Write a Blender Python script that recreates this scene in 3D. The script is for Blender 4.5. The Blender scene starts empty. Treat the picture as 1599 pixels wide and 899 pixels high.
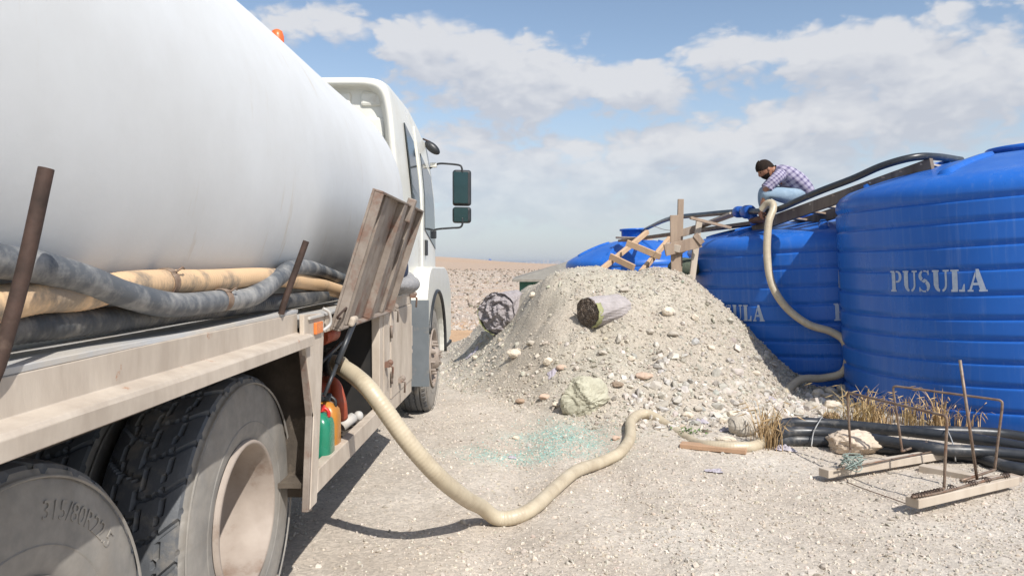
import bpy, math, random
import numpy as np
from mathutils import Vector, Matrix, Euler
random.seed(7); RNG = np.random.default_rng(7)
S = bpy.context.scene
COL = S.collection
R_ = math.radians

# ------------------------------------------------------------------ camera
H = 1.47; F = 1150.0; W0, H0 = 1599.0, 899.0
cam_d = bpy.data.cameras.new('camera'); cam = bpy.data.objects.new('camera', cam_d); COL.objects.link(cam)
cam_d.sensor_width = 36.0; cam_d.lens = F / W0 * 36.0
cam_d.clip_start = 0.05; cam_d.clip_end = 20000
cam.location = (0, 0, H)
PITCH = math.atan(39.5 / F); YAW = math.atan(29.5 / F)
cam.rotation_euler = (math.pi / 2 - PITCH, 0, YAW)
S.camera = cam
S.render.resolution_x = 1024; S.render.resolution_y = 575
CM = Euler((math.pi / 2 - PITCH, 0, YAW)).to_matrix()
def ray(px, py):
    return CM @ Vector(((px - W0 / 2) / F, -(py - H0 / 2) / F, -1.0))
def at(px, py, Y):                    # the point of the sight line at world depth Y
    d = ray(px, py); t = Y / d.y
    return Vector((d.x * t, Y, H + d.z * t))
def atx(px, py, X):
    d = ray(px, py); t = X / d.x
    return Vector((X, d.y * t, H + d.z * t))
def atz(px, py, Z):
    d = ray(px, py); t = (Z - H) / d.z
    return Vector((d.x * t, d.y * t, Z))

# ------------------------------------------------------------------ light
SUN = Vector((0.50, -0.80, 1.0)).normalized()
sd = bpy.data.lights.new('sun', 'SUN'); sun = bpy.data.objects.new('sun', sd); COL.objects.link(sun)
sd.energy = 4.0; sd.angle = R_(0.6); sd.color = (1.0, 0.965, 0.915)
sun.rotation_euler = SUN.to_track_quat('Z', 'Y').to_euler(); sun.location = SUN * 50
S.view_settings.view_transform = 'Standard'; S.view_settings.look = 'None'
S.view_settings.exposure = 0.43; S.view_settings.gamma = 1.0

world = bpy.data.worlds.new('World'); S.world = world; world.use_nodes = True
nt = world.node_tree; nt.nodes.clear()
N = lambda t: nt.nodes.new(t)
L = lambda a, b: nt.links.new(a, b)
def M_(op, a, b=None, c=None, tree=None, clamp=False):
    tr = tree or nt
    n = tr.nodes.new('ShaderNodeMath'); n.operation = op; n.use_clamp = clamp
    for i, v in enumerate((a, b, c)):
        if v is None: continue
        if isinstance(v, (int, float)): n.inputs[i].default_value = v
        else: tr.links.new(v, n.inputs[i])
    return n.outputs[0]
sky = N('ShaderNodeTexSky'); sky.sky_type = 'NISHITA'; sky.sun_disc = False
sky.sun_elevation = math.asin(SUN.z); sky.sun_rotation = math.atan2(SUN.x, SUN.y)
sky.air_density = 1.0; sky.dust_density = 1.2; sky.ozone_density = 1.0; sky.altitude = 900
tc = N('ShaderNodeTexCoord'); sep = N('ShaderNodeSeparateXYZ'); L(tc.outputs['Generated'], sep.inputs[0])
az = M_('MULTIPLY', M_('ARCTAN2', sep.outputs[0], sep.outputs[1]), 57.2958)
el = M_('MULTIPLY', M_('ARCSINE', sep.outputs[2]), 57.2958)
def azel(px, py):
    d = ray(px, py).normalized()
    return math.degrees(math.atan2(d.x, d.y)), math.degrees(math.asin(d.z))
# cumulus banks: centre px, py, half width, half height (degrees measured off the photograph), weight
BLOBS = [(745, 85, 130, 48, 1.0), (860, 140, 165, 45, .85), (660, 80, 80, 38, .5), (990, 125, 70, 25, .7), (490, 32, 120, 24, .9), (430, 60, 60, 24, .5),
         (1120, 75, 50, 40, .7), (1260, 80, 160, 45, .62), (1430, 95, 170, 60, .75), (1560, 130, 120, 50, .7), (1400, 50, 130, 18, .35),
         (1130, 215, 200, 55, .6), (1380, 180, 260, 60, .6), (720, 250, 150, 80, .68), (900, 280, 260, 60, .58), (1230, 290, 300, 70, .55), (1490, 8, 60, 12, .5),
         (930, 330, 320, 34, .45), (960, 195, 90, 14, -.55), (1080, 20, 120, 35, -.35), (560, 110, 50, 30, -.2)]
def density(el_s, detail):
    w = nt.nodes.new('ShaderNodeCombineXYZ')
    L(M_('MULTIPLY', az, 0.055), w.inputs[0]); L(M_('MULTIPLY', el_s, 0.10), w.inputs[1])
    n1 = nt.nodes.new('ShaderNodeTexNoise'); n1.inputs['Scale'].default_value = 3.1; n1.inputs['Detail'].default_value = detail
    n1.inputs['Roughness'].default_value = 0.6; n1.inputs['Distortion'].default_value = 0.12; L(w.outputs[0], n1.inputs['Vector'])
    acc = None
    for px, py, hw, hh, wt in BLOBS:
        a0, e0 = azel(px, py); a1, _ = azel(px + hw, py); _, e1 = azel(px, py - hh)
        u = M_('MULTIPLY', M_('SUBTRACT', az, a0), 1 / (a1 - a0)); v = M_('MULTIPLY', M_('SUBTRACT', el_s, e0), 1 / (e1 - e0))
        d2 = M_('ADD', M_('MULTIPLY', u, u), M_('MULTIPLY', v, v))
        g = M_('MULTIPLY', M_('EXPONENT', M_('MULTIPLY', d2, -0.8)), wt)
        acc = g if acc is None else M_('ADD', acc, g)
    # away from the frame the same broken cumulus cover goes on
    w2 = nt.nodes.new('ShaderNodeTexNoise'); w2.inputs['Scale'].default_value = 0.9; w2.inputs['Detail'].default_value = 2; L(w.outputs[0], w2.inputs['Vector'])
    out = M_('MULTIPLY', M_('ABSOLUTE', M_('SUBTRACT', az, azel(800, 300)[0])), 1 / 42.0)
    far = M_('SUBTRACT', out, 0.85, clamp=True); far = M_('MINIMUM', M_('MULTIPLY', far, 4.0), 1.0)
    hi = M_('MINIMUM', M_('MULTIPLY', M_('SUBTRACT', el_s, 24.0, clamp=False), 0.12), 1.0); hi = M_('MAXIMUM', hi, 0.0)
    far = M_('MAXIMUM', far, hi)
    acc = M_('ADD', M_('MULTIPLY', acc, M_('SUBTRACT', 1.0, far)), M_('MULTIPLY', far, M_('MULTIPLY', w2.outputs[0], 0.95)))
    # billows: rounded cells at two sizes, bent by the noise
    wv = nt.nodes.new('ShaderNodeVectorMath'); wv.operation = 'ADD'; sc_ = nt.nodes.new('ShaderNodeVectorMath'); sc_.operation = 'SCALE'; sc_.inputs['Scale'].default_value = 0.28
    L(n1.outputs['Color'], sc_.inputs[0]); L(w.outputs[0], wv.inputs[0]); L(sc_.outputs[0], wv.inputs[1]); bil = None
    for s_, wt in ((7.0, .75), (17.0, .38)):
        vn = nt.nodes.new('ShaderNodeTexVoronoi'); vn.feature = 'SMOOTH_F1'; vn.inputs['Scale'].default_value = s_; vn.inputs['Smoothness'].default_value = .35; L(wv.outputs[0], vn.inputs['Vector'])
        g = M_('MULTIPLY', M_('SUBTRACT', .42, vn.outputs['Distance']), wt); bil = g if bil is None else M_('ADD', bil, g)
    return M_('ADD', M_('ADD', M_('MULTIPLY', M_('SUBTRACT', n1.outputs[0], 0.5), 1.55), bil), M_('MINIMUM', acc, 1.25))
dn = density(el, 9.0)
dn_up = density(M_('ADD', el, 2.2), 4.0)
mask = N('ShaderNodeMapRange'); mask.interpolation_type = 'SMOOTHSTEP'; L(dn, mask.inputs[0]); mask.inputs[1].default_value = 0.26; mask.inputs[2].default_value = 0.78
mask.inputs[3].default_value = 0.0; mask.inputs[4].default_value = 0.92
light = N('ShaderNodeMapRange'); L(M_('SUBTRACT', dn, dn_up), light.inputs[0]); light.inputs[1].default_value = -0.35; light.inputs[2].default_value = 0.6
cc = N('ShaderNodeMixRGB'); L(light.outputs[0], cc.inputs[0]); cc.inputs[1].default_value = (4.25, 4.45, 4.95, 1); cc.inputs[2].default_value = (5.6, 5.65, 5.85, 1)
# the sky's own clear-air tint, deepened a little, and its pale layer towards the horizon
tint = N('ShaderNodeMixRGB'); tint.blend_type = 'MULTIPLY'; tint.inputs[0].default_value = 1.0; L(sky.outputs[0], tint.inputs[1]); tint.inputs[2].default_value = (1.30, 1.22, 1.13, 1)
hz = N('ShaderNodeMapRange'); hz.interpolation_type = 'SMOOTHSTEP'; L(el, hz.inputs[0]); hz.inputs[1].default_value = -2.0; hz.inputs[2].default_value = 17.0; hz.inputs[3].default_value = 0.85; hz.inputs[4].default_value = 0.0
hm = N('ShaderNodeMixRGB'); L(hz.outputs[0], hm.inputs[0]); L(tint.outputs[0], hm.inputs[1]); hm.inputs[2].default_value = (3.65, 4.15, 4.85, 1)
mx = N('ShaderNodeMixRGB'); L(hm.outputs[0], mx.inputs[1]); L(cc.outputs[0], mx.inputs[2])
hf = N('ShaderNodeMapRange'); L(el, hf.inputs[0]); hf.inputs[1].default_value = 0.0; hf.inputs[2].default_value = 9.0; hf.inputs[3].default_value = 0.15; hf.inputs[4].default_value = 1.0
L(M_('MULTIPLY', mask.outputs[0], hf.outputs[0]), mx.inputs[0])
bg = N('ShaderNodeBackground'); L(mx.outputs[0], bg.inputs[0]); bg.inputs[1].default_value = 0.1
wo = N('ShaderNodeOutputWorld'); L(bg.outputs[0], wo.inputs[0])

# ------------------------------------------------------------------ materials
def lin(r, g, b): 
    f = lambda c: ((c / 255 + 0.055) / 1.055) ** 2.4 if c / 255 > 0.04045 else c / 255 / 12.92
    return (f(r), f(g), f(b))
MATS = {}
def mat(name, c1, c2=None, scale=6.0, rough=0.7, bump=0.0, bscale=40.0, metal=0.0, c3=None, c3scale=3.0, c3t=(0.55, 0.7), attr=False,
        stretch=(1, 1, 1), spec=0.5, coat=0.0, trans=0.0, detail=6.0, rvar=0.1, bdist=0.01, mask_stretch=None):
    m = bpy.data.materials.new(name); m.use_nodes = True; t = m.node_tree; b = t.nodes['Principled BSDF']
    n = lambda k: t.nodes.new(k); l = lambda a, c: t.links.new(a, c)
    co = n('ShaderNodeTexCoord'); mp = n('ShaderNodeMapping'); mp.inputs['Scale'].default_value = stretch; l(co.outputs['Object'], mp.inputs[0])
    no = n('ShaderNodeTexNoise'); no.inputs['Scale'].default_value = scale; no.inputs['Detail'].default_value = detail; no.inputs['Roughness'].default_value = 0.62; l(mp.outputs[0], no.inputs['Vector'])
    r = n('ShaderNodeMapRange'); l(no.outputs[0], r.inputs[0]); r.inputs[1].default_value = 0.33; r.inputs[2].default_value = 0.67
    mi = n('ShaderNodeMixRGB'); l(r.outputs[0], mi.inputs[0])
    c2 = c2 or tuple(x * 0.75 for x in c1)
    mi.inputs[1].default_value = (*c1, 1); mi.inputs[2].default_value = (*c2, 1)
    out = mi.outputs[0]
    if attr:
        at_ = n('ShaderNodeAttribute'); at_.attribute_name = 'Col'
        mm = n('ShaderNodeMixRGB'); mm.blend_type = 'MULTIPLY'; mm.inputs[0].default_value = 1; l(out, mm.inputs[1]); l(at_.outputs['Color'], mm.inputs[2]); out = mm.outputs[0]
    if c3:
        mp3 = n('ShaderNodeMapping'); mp3.inputs['Scale'].default_value = mask_stretch or stretch; l(co.outputs['Object'], mp3.inputs[0])
        n3 = n('ShaderNodeTexNoise'); n3.inputs['Scale'].default_value = c3scale; n3.inputs['Detail'].default_value = 8; n3.inputs['Roughness'].default_value = 0.7; l(mp3.outputs[0], n3.inputs['Vector'])
        r3 = n('ShaderNodeMapRange'); l(n3.outputs[0], r3.inputs[0]); r3.inputs[1].default_value = c3t[0]; r3.inputs[2].default_value = c3t[1]
        m3 = n('ShaderNodeMixRGB'); l(r3.outputs[0], m3.inputs[0]); l(out, m3.inputs[1]); m3.inputs[2].default_value = (*c3, 1); out = m3.outputs[0]
    l(out, b.inputs['Base Color'])
    rr = n('ShaderNodeMapRange'); l(no.outputs[0], rr.inputs[0]); rr.inputs[1].default_value = 0.3; rr.inputs[2].default_value = 0.7
    rr.inputs[3].default_value = max(0.02, rough - rvar); rr.inputs[4].default_value = min(1, rough + rvar); l(rr.outputs[0], b.inputs['Roughness'])
    b.inputs['Metallic'].default_value = metal; b.inputs['Specular IOR Level'].default_value = spec
    b.inputs['Coat Weight'].default_value = coat; b.inputs['Coat Roughness'].default_value = 0.15
    b.inputs['Transmission Weight'].default_value = trans
    if bump:
        nb = n('ShaderNodeTexNoise'); nb.inputs['Scale'].default_value = bscale; nb.inputs['Detail'].default_value = 6; nb.inputs['Roughness'].default_value = 0.65; l(mp.outputs[0], nb.inputs['Vector'])
        bu = n('ShaderNodeBump'); bu.inputs['Strength'].default_value = bump; bu.inputs['Distance'].default_value = bdist; l(nb.outputs[0], bu.inputs['Height']); l(bu.outputs[0], b.inputs['Normal'])
    MATS[name] = m
    return m
def gradz(m, z0, z1, color, amount=1.0, nscale=5.0):
    """wear with a shape of its own: grime that thickens towards one height of the object (object space z0 full .. z1 none)"""
    t = m.node_tree; b = t.nodes['Principled BSDF']; src = b.inputs['Base Color'].links[0].from_socket
    n = lambda k: t.nodes.new(k); l = lambda a, c: t.links.new(a, c)
    co = n('ShaderNodeTexCoord'); sp = n('ShaderNodeSeparateXYZ'); l(co.outputs['Object'], sp.inputs[0])
    mr = n('ShaderNodeMapRange'); l(sp.outputs[2], mr.inputs[0]); mr.inputs[1].default_value = z0; mr.inputs[2].default_value = z1; mr.inputs[3].default_value = 1; mr.inputs[4].default_value = 0
    mp = n('ShaderNodeMapping'); mp.inputs['Scale'].default_value = (1, 1, 0.25); l(co.outputs['Object'], mp.inputs[0])
    no = n('ShaderNodeTexNoise'); no.inputs['Scale'].default_value = nscale; no.inputs['Detail'].default_value = 9; no.inputs['Roughness'].default_value = 0.7; l(mp.outputs[0], no.inputs['Vector'])
    nr = n('ShaderNodeMapRange'); l(no.outputs[0], nr.inputs[0]); nr.inputs[1].default_value = 0.3; nr.inputs[2].default_value = 0.65
    mu = M_('MULTIPLY', M_('MULTIPLY', mr.outputs[0], nr.outputs[0], tree=t), amount, tree=t, clamp=True)
    mi = n('ShaderNodeMixRGB'); l(mu, mi.inputs[0]); l(src, mi.inputs[1]); mi.inputs[2].default_value = (*color, 1); l(mi.outputs[0], b.inputs['Base Color'])
    return m

DUST = (0.36, 0.29, 0.21)
tank_white = mat('tank_white_paint', (0.615, 0.63, 0.635), (0.565, 0.575, 0.575), scale=2.5, rough=0.72, spec=0.25, bump=0.10, bscale=9, bdist=0.01, c3=(0.46, 0.39, 0.29), c3scale=4.2, c3t=(0.60, 0.80), stretch=(1, 1, 1), mask_stretch=(1, 2.2, 0.22))
cab_white = mat('cab_cream_paint', (0.74, 0.73, 0.66), (0.68, 0.66, 0.58), scale=3, rough=0.35, c3=DUST, c3scale=3, c3t=(0.6, 0.9), coat=0.2)
beige_steel = mat('dusty_beige_steel', (0.56, 0.485, 0.40), (0.40, 0.33, 0.26), scale=7, rough=0.75, bump=0.35, bscale=30, bdist=0.004, c3=(0.30, 0.11, 0.045), c3scale=2.3, c3t=(0.66, 0.74), stretch=(1, 1, 0.5), detail=9)
rail_steel = mat('dusty_rail_steel', (0.52, 0.45, 0.37), (0.41, 0.345, 0.28), scale=12, rough=0.75, bump=0.3, bscale=40, bdist=0.004, c3=(0.34, 0.14, 0.06), c3scale=5.0, c3t=(0.64, 0.69), stretch=(1, 1, 0.3), detail=9, mask_stretch=(1, 1, 1))
deck_steel = mat('grey_deck_steel', (0.42, 0.43, 0.44), (0.52, 0.47, 0.40), scale=5, rough=0.6, bump=0.3, bscale=30, bdist=0.004, c3=(0.22, 0.16, 0.12), c3scale=9, c3t=(0.66, 0.75))
lid_steel = mat('rusty_lid_steel', (0.30, 0.255, 0.215), (0.17, 0.135, 0.11), scale=6, rough=0.7, bump=0.5, bscale=30, bdist=0.005, c3=(0.17, 0.075, 0.045), c3scale=5, c3t=(0.52, 0.68), stretch=(1, 1, 1), detail=10)
rust = mat('rusted_bar', (0.085, 0.050, 0.038), (0.04, 0.027, 0.022), scale=14, rough=0.75, bump=0.5, bscale=60, bdist=0.003, metal=0.3, c3=(0.17, 0.12, 0.09), c3scale=9, c3t=(0.58, 0.8))
rebar_m = mat('rebar_steel', (0.27, 0.21, 0.16), (0.16, 0.10, 0.07), scale=20, rough=0.6, bump=0.5, bscale=120, bdist=0.002, metal=0.4, c3=(0.28, 0.10, 0.04), c3scale=8, c3t=(0.55, 0.75))
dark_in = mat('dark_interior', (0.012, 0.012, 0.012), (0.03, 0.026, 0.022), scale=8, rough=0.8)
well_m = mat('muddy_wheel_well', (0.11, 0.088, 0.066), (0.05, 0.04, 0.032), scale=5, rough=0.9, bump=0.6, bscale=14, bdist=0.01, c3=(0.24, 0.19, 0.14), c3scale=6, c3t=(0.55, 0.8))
rubber = mat('dusty_tyre_rubber', (0.085, 0.084, 0.084), (0.15, 0.14, 0.125), scale=4, rough=0.75, bump=0.3, bscale=45, bdist=0.003, c3=(0.27, 0.23, 0.185), c3scale=7, c3t=(0.58, 0.8))
tread_m = mat('tread_rubber', (0.075, 0.082, 0.092), (0.12, 0.122, 0.124), scale=6, rough=0.6, bump=0.5, bscale=50, bdist=0.004, c3=(0.22, 0.195, 0.16), c3scale=6, c3t=(0.50, 0.68))
sidewall_m = mat('dusty_sidewall_rubber', (0.31, 0.285, 0.25), (0.21, 0.198, 0.18), scale=9, rough=0.85, bump=0.3, bscale=60, bdist=0.002, c3=(0.23, 0.20, 0.165), c3scale=5, c3t=(0.5, 0.8))
rim_m = mat('dusty_rim_paint', (0.37, 0.31, 0.26), (0.28, 0.23, 0.19), scale=6, rough=0.7, c3=(0.20, 0.13, 0.09), c3scale=6, c3t=(0.55, 0.75))
blue_tank = mat('blue_polyethylene', (0.019, 0.130, 0.50), (0.016, 0.110, 0.44), scale=2, rough=0.33, bump=0.05, bscale=6, bdist=0.01, stretch=(1, 1, 0.4), spec=0.32, c3=(0.09, 0.19, 0.48), c3scale=4, c3t=(0.52, 0.85), mask_stretch=(5, 5, 0.25))
stencil_m = mat('stencil_paint', (0.44, 0.50, 0.58), (0.30, 0.38, 0.52), scale=30, rough=0.7)
glass_m = mat('dark_cab_glass', (0.02, 0.03, 0.035), (0.035, 0.045, 0.05), scale=2, rough=0.08, rvar=0.03, spec=0.8)
mirror_m = mat('mirror_glass', (0.07, 0.11, 0.11), (0.05, 0.09, 0.09), scale=2, rough=0.03, rvar=0.01, metal=1.0)
blackp = mat('black_plastic', (0.018, 0.020, 0.022), (0.03, 0.032, 0.034), scale=8, rough=0.45)
pipe_m = mat('black_pe_pipe', (0.020, 0.023, 0.028), (0.04, 0.043, 0.048), scale=7, rough=0.38, c3=(0.22, 0.20, 0.175), c3scale=5, c3t=(0.56, 0.82))
grey_hose = mat('dusty_grey_hose', (0.070, 0.080, 0.093), (0.115, 0.122, 0.13), scale=5, rough=0.62, bump=0.3, bscale=30, bdist=0.004, c3=(0.34, 0.33, 0.31), c3scale=7, c3t=(0.46, 0.68))
black_hose = mat('dusty_black_hose', (0.035, 0.040, 0.046), (0.07, 0.072, 0.074), scale=6, rough=0.62, c3=(0.24, 0.22, 0.19), c3scale=8, c3t=(0.47, 0.72))
yellow_hose = mat('orange_beige_hose', (0.68, 0.46, 0.26), (0.58, 0.40, 0.24), scale=5, rough=0.55, c3=(0.27, 0.21, 0.15), c3scale=3.2, c3t=(0.53, 0.62))
pale_hose = mat('ribbed_pale_hose', (0.53, 0.455, 0.33), (0.45, 0.38, 0.27), scale=9, rough=0.42, c3=(0.36, 0.29, 0.20), c3scale=7, c3t=(0.50, 0.75))
pale_hose.node_tree.nodes['Principled BSDF'].inputs['Subsurface Weight'].default_value = 0.0
wood = mat('weathered_wood', (0.36, 0.27, 0.195), (0.24, 0.175, 0.13), scale=9, rough=0.85, bump=0.5, bscale=22, bdist=0.004, stretch=(1, 1, 0.12), c3=(0.40, 0.35, 0.30), c3scale=5, c3t=(0.5, 0.75))
wood_dark = mat('grey_old_wood', (0.20, 0.16, 0.125), (0.13, 0.10, 0.08), scale=9, rough=0.88, bump=0.5, bscale=22, bdist=0.004, stretch=(1, 1, 0.12), c3=(0.33, 0.28, 0.23), c3scale=7, c3t=(0.58, 0.75))
wood_new = mat('fresh_pine_wood', (0.60, 0.42, 0.26), (0.50, 0.33, 0.20), scale=7, rough=0.75, bump=0.25, bscale=22, bdist=0.003, stretch=(1, 1, 0.1))
wood_pale = mat('pale_dusty_timber', (0.53, 0.46, 0.375), (0.43, 0.36, 0.285), scale=7, rough=0.85, bump=0.3, bscale=24, bdist=0.003, stretch=(1, 1, 0.1), c3=(0.40, 0.31, 0.22), c3scale=6, c3t=(0.6, 0.8))
wood_brown = mat('brown_plank_wood', (0.46, 0.29, 0.18), (0.38, 0.24, 0.15), scale=7, rough=0.85, bump=0.3, bscale=24, bdist=0.003, stretch=(1, 1, 0.1))
stone_m = mat('stone', (1.0, 1.0, 1.0), (0.80, 0.79, 0.77), scale=14, rough=0.9, bump=0.5, bscale=60, bdist=0.005, attr=True)
rock_m = mat('limestone_rock', (0.53, 0.48, 0.41), (0.42, 0.37, 0.31), scale=8, rough=0.9, bump=0.7, bscale=22, bdist=0.015, attr=True, c3=(0.42, 0.35, 0.27), c3scale=4, c3t=(0.55, 0.75))
felt_m = mat('grey_felt', (0.42, 0.385, 0.39), (0.32, 0.285, 0.285), scale=16, rough=0.98, bump=1.0, bscale=26, bdist=0.03, detail=9, c3=(0.33, 0.29, 0.28), c3scale=10, c3t=(0.5, 0.8))
felt_dark = mat('dark_felt_end', (0.27, 0.215, 0.17), (0.12, 0.095, 0.075), scale=30, rough=0.98, bump=1.0, bscale=40, bdist=0.02, detail=9)
green_cloth = mat('yellow_green_cloth', (0.34, 0.35, 0.16), (0.28, 0.28, 0.15), scale=14, rough=0.9, bump=0.4, bscale=40)
straw_m = mat('dry_straw', (0.52, 0.38, 0.20), (0.40, 0.28, 0.14), scale=9, rough=0.85, attr=True)
rag_m = mat('purple_grey_plastic', (0.35, 0.31, 0.36), (0.45, 0.42, 0.44), scale=20, rough=0.7, bump=0.5, bscale=30)
# ------------------------------------------------------------------ mesh helpers
class MB:
    def __init__(s): s.v = []; s.f = []; s.sm = []; s.mi = []
    def add(s, vs, fs, smooth=False, mi=0):
        o = len(s.v); s.v += [tuple(v) for v in vs]; s.f += [tuple(i + o for i in f) for f in fs]; s.sm += [smooth] * len(fs); s.mi += [mi] * len(fs)
        return s
    def box(s, c, d, rot=None, mi=0, taper=1.0):
        hx, hy, hz = d[0] / 2, d[1] / 2, d[2] / 2; c = Vector(c)
        vs = []
        for z in (-1, 1):
            k = taper if z > 0 else 1
            for x, y in ((-1, -1), (1, -1), (1, 1), (-1, 1)):
                p = Vector((x * hx * k, y * hy * k, z * hz)); vs.append((rot @ p if rot else p) + c)
        return s.add(vs, [(3, 2, 1, 0), (4, 5, 6, 7), (0, 1, 5, 4), (1, 2, 6, 5), (2, 3, 7, 6), (3, 0, 4, 7)], mi=mi)
    def beam(s, a, b, w, t, up=(0, 0, 1), mi=0):
        """rectangular bar from a to b; w across, t along 'up'"""
        a = Vector(a); b = Vector(b); z = (b - a); ln = z.length; z.normalize(); u = Vector(up); x = u.cross(z)
        if x.length < 1e-4: x = Vector((1, 0, 0)).cross(z)
        x.normalize(); y = z.cross(x)
        m = Matrix((x, y, z)).transposed()
        return s.box((a + b) / 2, (w, t, ln), m, mi)
    def tube(s, pts, r, seg=12, smooth=True, caps=True, mi=0, hollow=None):
        pts = [Vector(p) for p in pts]; n = len(pts); rs = r if isinstance(r, (list, tuple, np.ndarray)) else [r] * n
        T = []
        for i in range(n):
            d = pts[min(i + 1, n - 1)] - pts[max(i - 1, 0)]; T.append(d.normalized() if d.length > 1e-9 else Vector((0, 0, 1)))
        ref = Vector((0, 0, 1)) if abs(T[0].z) < 0.9 else Vector((1, 0, 0))
        x = ref.cross(T[0]).normalized(); vs = []; 
        for i in range(n):
            x = (x - T[i] * x.dot(T[i])).normalized(); y = T[i].cross(x)
            for k in range(seg):
                a = 2 * math.pi * k / seg; vs.append(pts[i] + (x * math.cos(a) + y * math.sin(a)) * rs[i])
        fs = [(i * seg + k, i * seg + (k + 1) % seg, (i + 1) * seg + (k + 1) % seg, (i + 1) * seg + k) for i in range(n - 1) for k in range(seg)]
        s.add(vs, fs, smooth, mi)
        if caps: 
            s.add([vs[k] for k in range(seg)], [tuple(reversed(range(seg)))], False, mi); s.add([vs[(n - 1) * seg + k] for k in range(seg)], [tuple(range(seg))], False, mi)
        return s
    def lathe(s, prof, seg=48, axis='z', c=(0, 0, 0), smooth=True, mi=0, close=False):
        """prof: list of (r, h) along axis"""
        vs = []; c = Vector(c)
        for r, h in prof:
            for k in range(seg):
                a = 2 * math.pi * k / seg
                if axis == 'z': p = (r * math.cos(a), r * math.sin(a), h)
                elif axis == 'x': p = (h, r * math.cos(a), r * math.sin(a))
                else: p = (r * math.sin(a), h, r * math.cos(a))
                vs.append(Vector(p) + c)
        n = len(prof)
        fs = [(i * seg + k, i * seg + (k + 1) % seg, (i + 1) * seg + (k + 1) % seg, (i + 1) * seg + k) for i in range(n - 1) for k in range(seg)]
        return s.add(vs, fs, smooth, mi)
    def ball(s, c, r, seg=16, rings=10, mi=0, rot=None):
        r = (r, r, r) if isinstance(r, (int, float)) else r; c = Vector(c); vs = []
        for i in range(rings + 1):
            t = math.pi * i / rings
            for k in range(seg):
                a = 2 * math.pi * k / seg; p = Vector((math.sin(t) * math.cos(a) * r[0], math.sin(t) * math.sin(a) * r[1], math.cos(t) * r[2])); vs.append((rot @ p if rot else p) + c)
        return s.add(vs, [((i + 1) * seg + k, (i + 1) * seg + (k + 1) % seg, i * seg + (k + 1) % seg, i * seg + k) for i in range(rings) for k in range(seg)], True, mi)
    def prism(s, poly, a, b, axis='x', mi=0):
        """poly of 2D points extruded from a to b along axis; x: (y,z), y: (x,z), z: (x,y)"""
        f = {'x': lambda p, h: (h, p[0], p[1]), 'y': lambda p, h: (p[0], h, p[1]), 'z': lambda p, h: (p[0], p[1], h)}[axis]
        n = len(poly); vs = [f(p, a) for p in poly] + [f(p, b) for p in poly]
        return s.add(vs, [tuple(reversed(range(n))), tuple(range(n, 2 * n))] + [(i, (i + 1) % n, (i + 1) % n + n, i + n) for i in range(n)], False, mi)
def catmull(P, k=8):
    P = [Vector(p) for p in P]; Q = [2 * P[0] - P[1]] + P + [2 * P[-1] - P[-2]]; out = []
    for i in range(1, len(Q) - 2):
        a, b, c, d = Q[i - 1:i + 3]
        for j in range(k):
            t = j / k; out.append(0.5 * ((2 * b) + (c - a) * t + (2 * a - 5 * b + 4 * c - d) * t * t + (3 * b - a - 3 * c + d) * t ** 3))
    out.append(P[-1]); return out

def world_of(o):
    p = Vector((0, 0, 0))
    while o: p = p + o.location; o = o.parent
    return p
def fix_normals(me):
    import bmesh
    bm = bmesh.new(); bm.from_mesh(me); bmesh.ops.remove_doubles(bm, verts=bm.verts, dist=1e-5); bmesh.ops.recalc_face_normals(bm, faces=bm.faces); bm.to_mesh(me); bm.free()
def obj(name, mb, m, parent=None, bevel=0.0, local=False, label=None, cat=None, group=None, kind=None, origin=None, segs=2, doubles=True, subsurf=0):
    """mb in world coordinates (or local=True: in the parent's coordinates). Links ONE mesh object."""
    v = np.array(mb.v, dtype=np.float64).reshape(-1, 3)
    if parent is not None: off = Vector((0, 0, 0)) if local else world_of(parent)
    elif origin is not None: off = Vector(origin)
    elif local: off = Vector((0, 0, 0))
    else: off = Vector(((v[:, 0].min() + v[:, 0].max()) / 2, (v[:, 1].min() + v[:, 1].max()) / 2, v[:, 2].min()))
    v = v - np.array(off)
    me = bpy.data.meshes.new(name); me.from_pydata(v.tolist(), [], mb.f)
    for mm in (m if isinstance(m, (list, tuple)) else [m]): me.materials.append(mm)
    me.polygons.foreach_set('use_smooth', mb.sm); me.polygons.foreach_set('material_index', mb.mi)
    if doubles: fix_normals(me)
    me.update()
    o = bpy.data.objects.new(name, me); COL.objects.link(o)
    if parent is not None: o.parent = parent
    else: o.location = off
    if bevel:
        b = o.modifiers.new('bevel', 'BEVEL'); b.width = bevel; b.segments = segs; b.limit_method = 'ANGLE'; b.angle_limit = R_(35)
    if subsurf:
        b = o.modifiers.new('sub', 'SUBSURF'); b.levels = subsurf; b.render_levels = subsurf
    return tag(o, label, cat, group, kind)
def tag(o, label=None, cat=None, group=None, kind=None):
    if label: o['label'] = label
    if cat: o['category'] = cat
    if group: o['group'] = group
    if kind: o['kind'] = kind
    return o
def thing(name, loc, label, cat, group=None, rot=None):
    o = bpy.data.objects.new(name, None); COL.objects.link(o); o.location = loc; o.empty_display_size = 0.1
    if rot: o.rotation_euler = rot
    return tag(o, label, cat, group)
def copy_tree(o, parent=None):
    c = o.copy(); COL.objects.link(c)
    if parent is not None: c.parent = parent
    for ch in list(o.children): copy_tree(ch, c)
    return c

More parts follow.
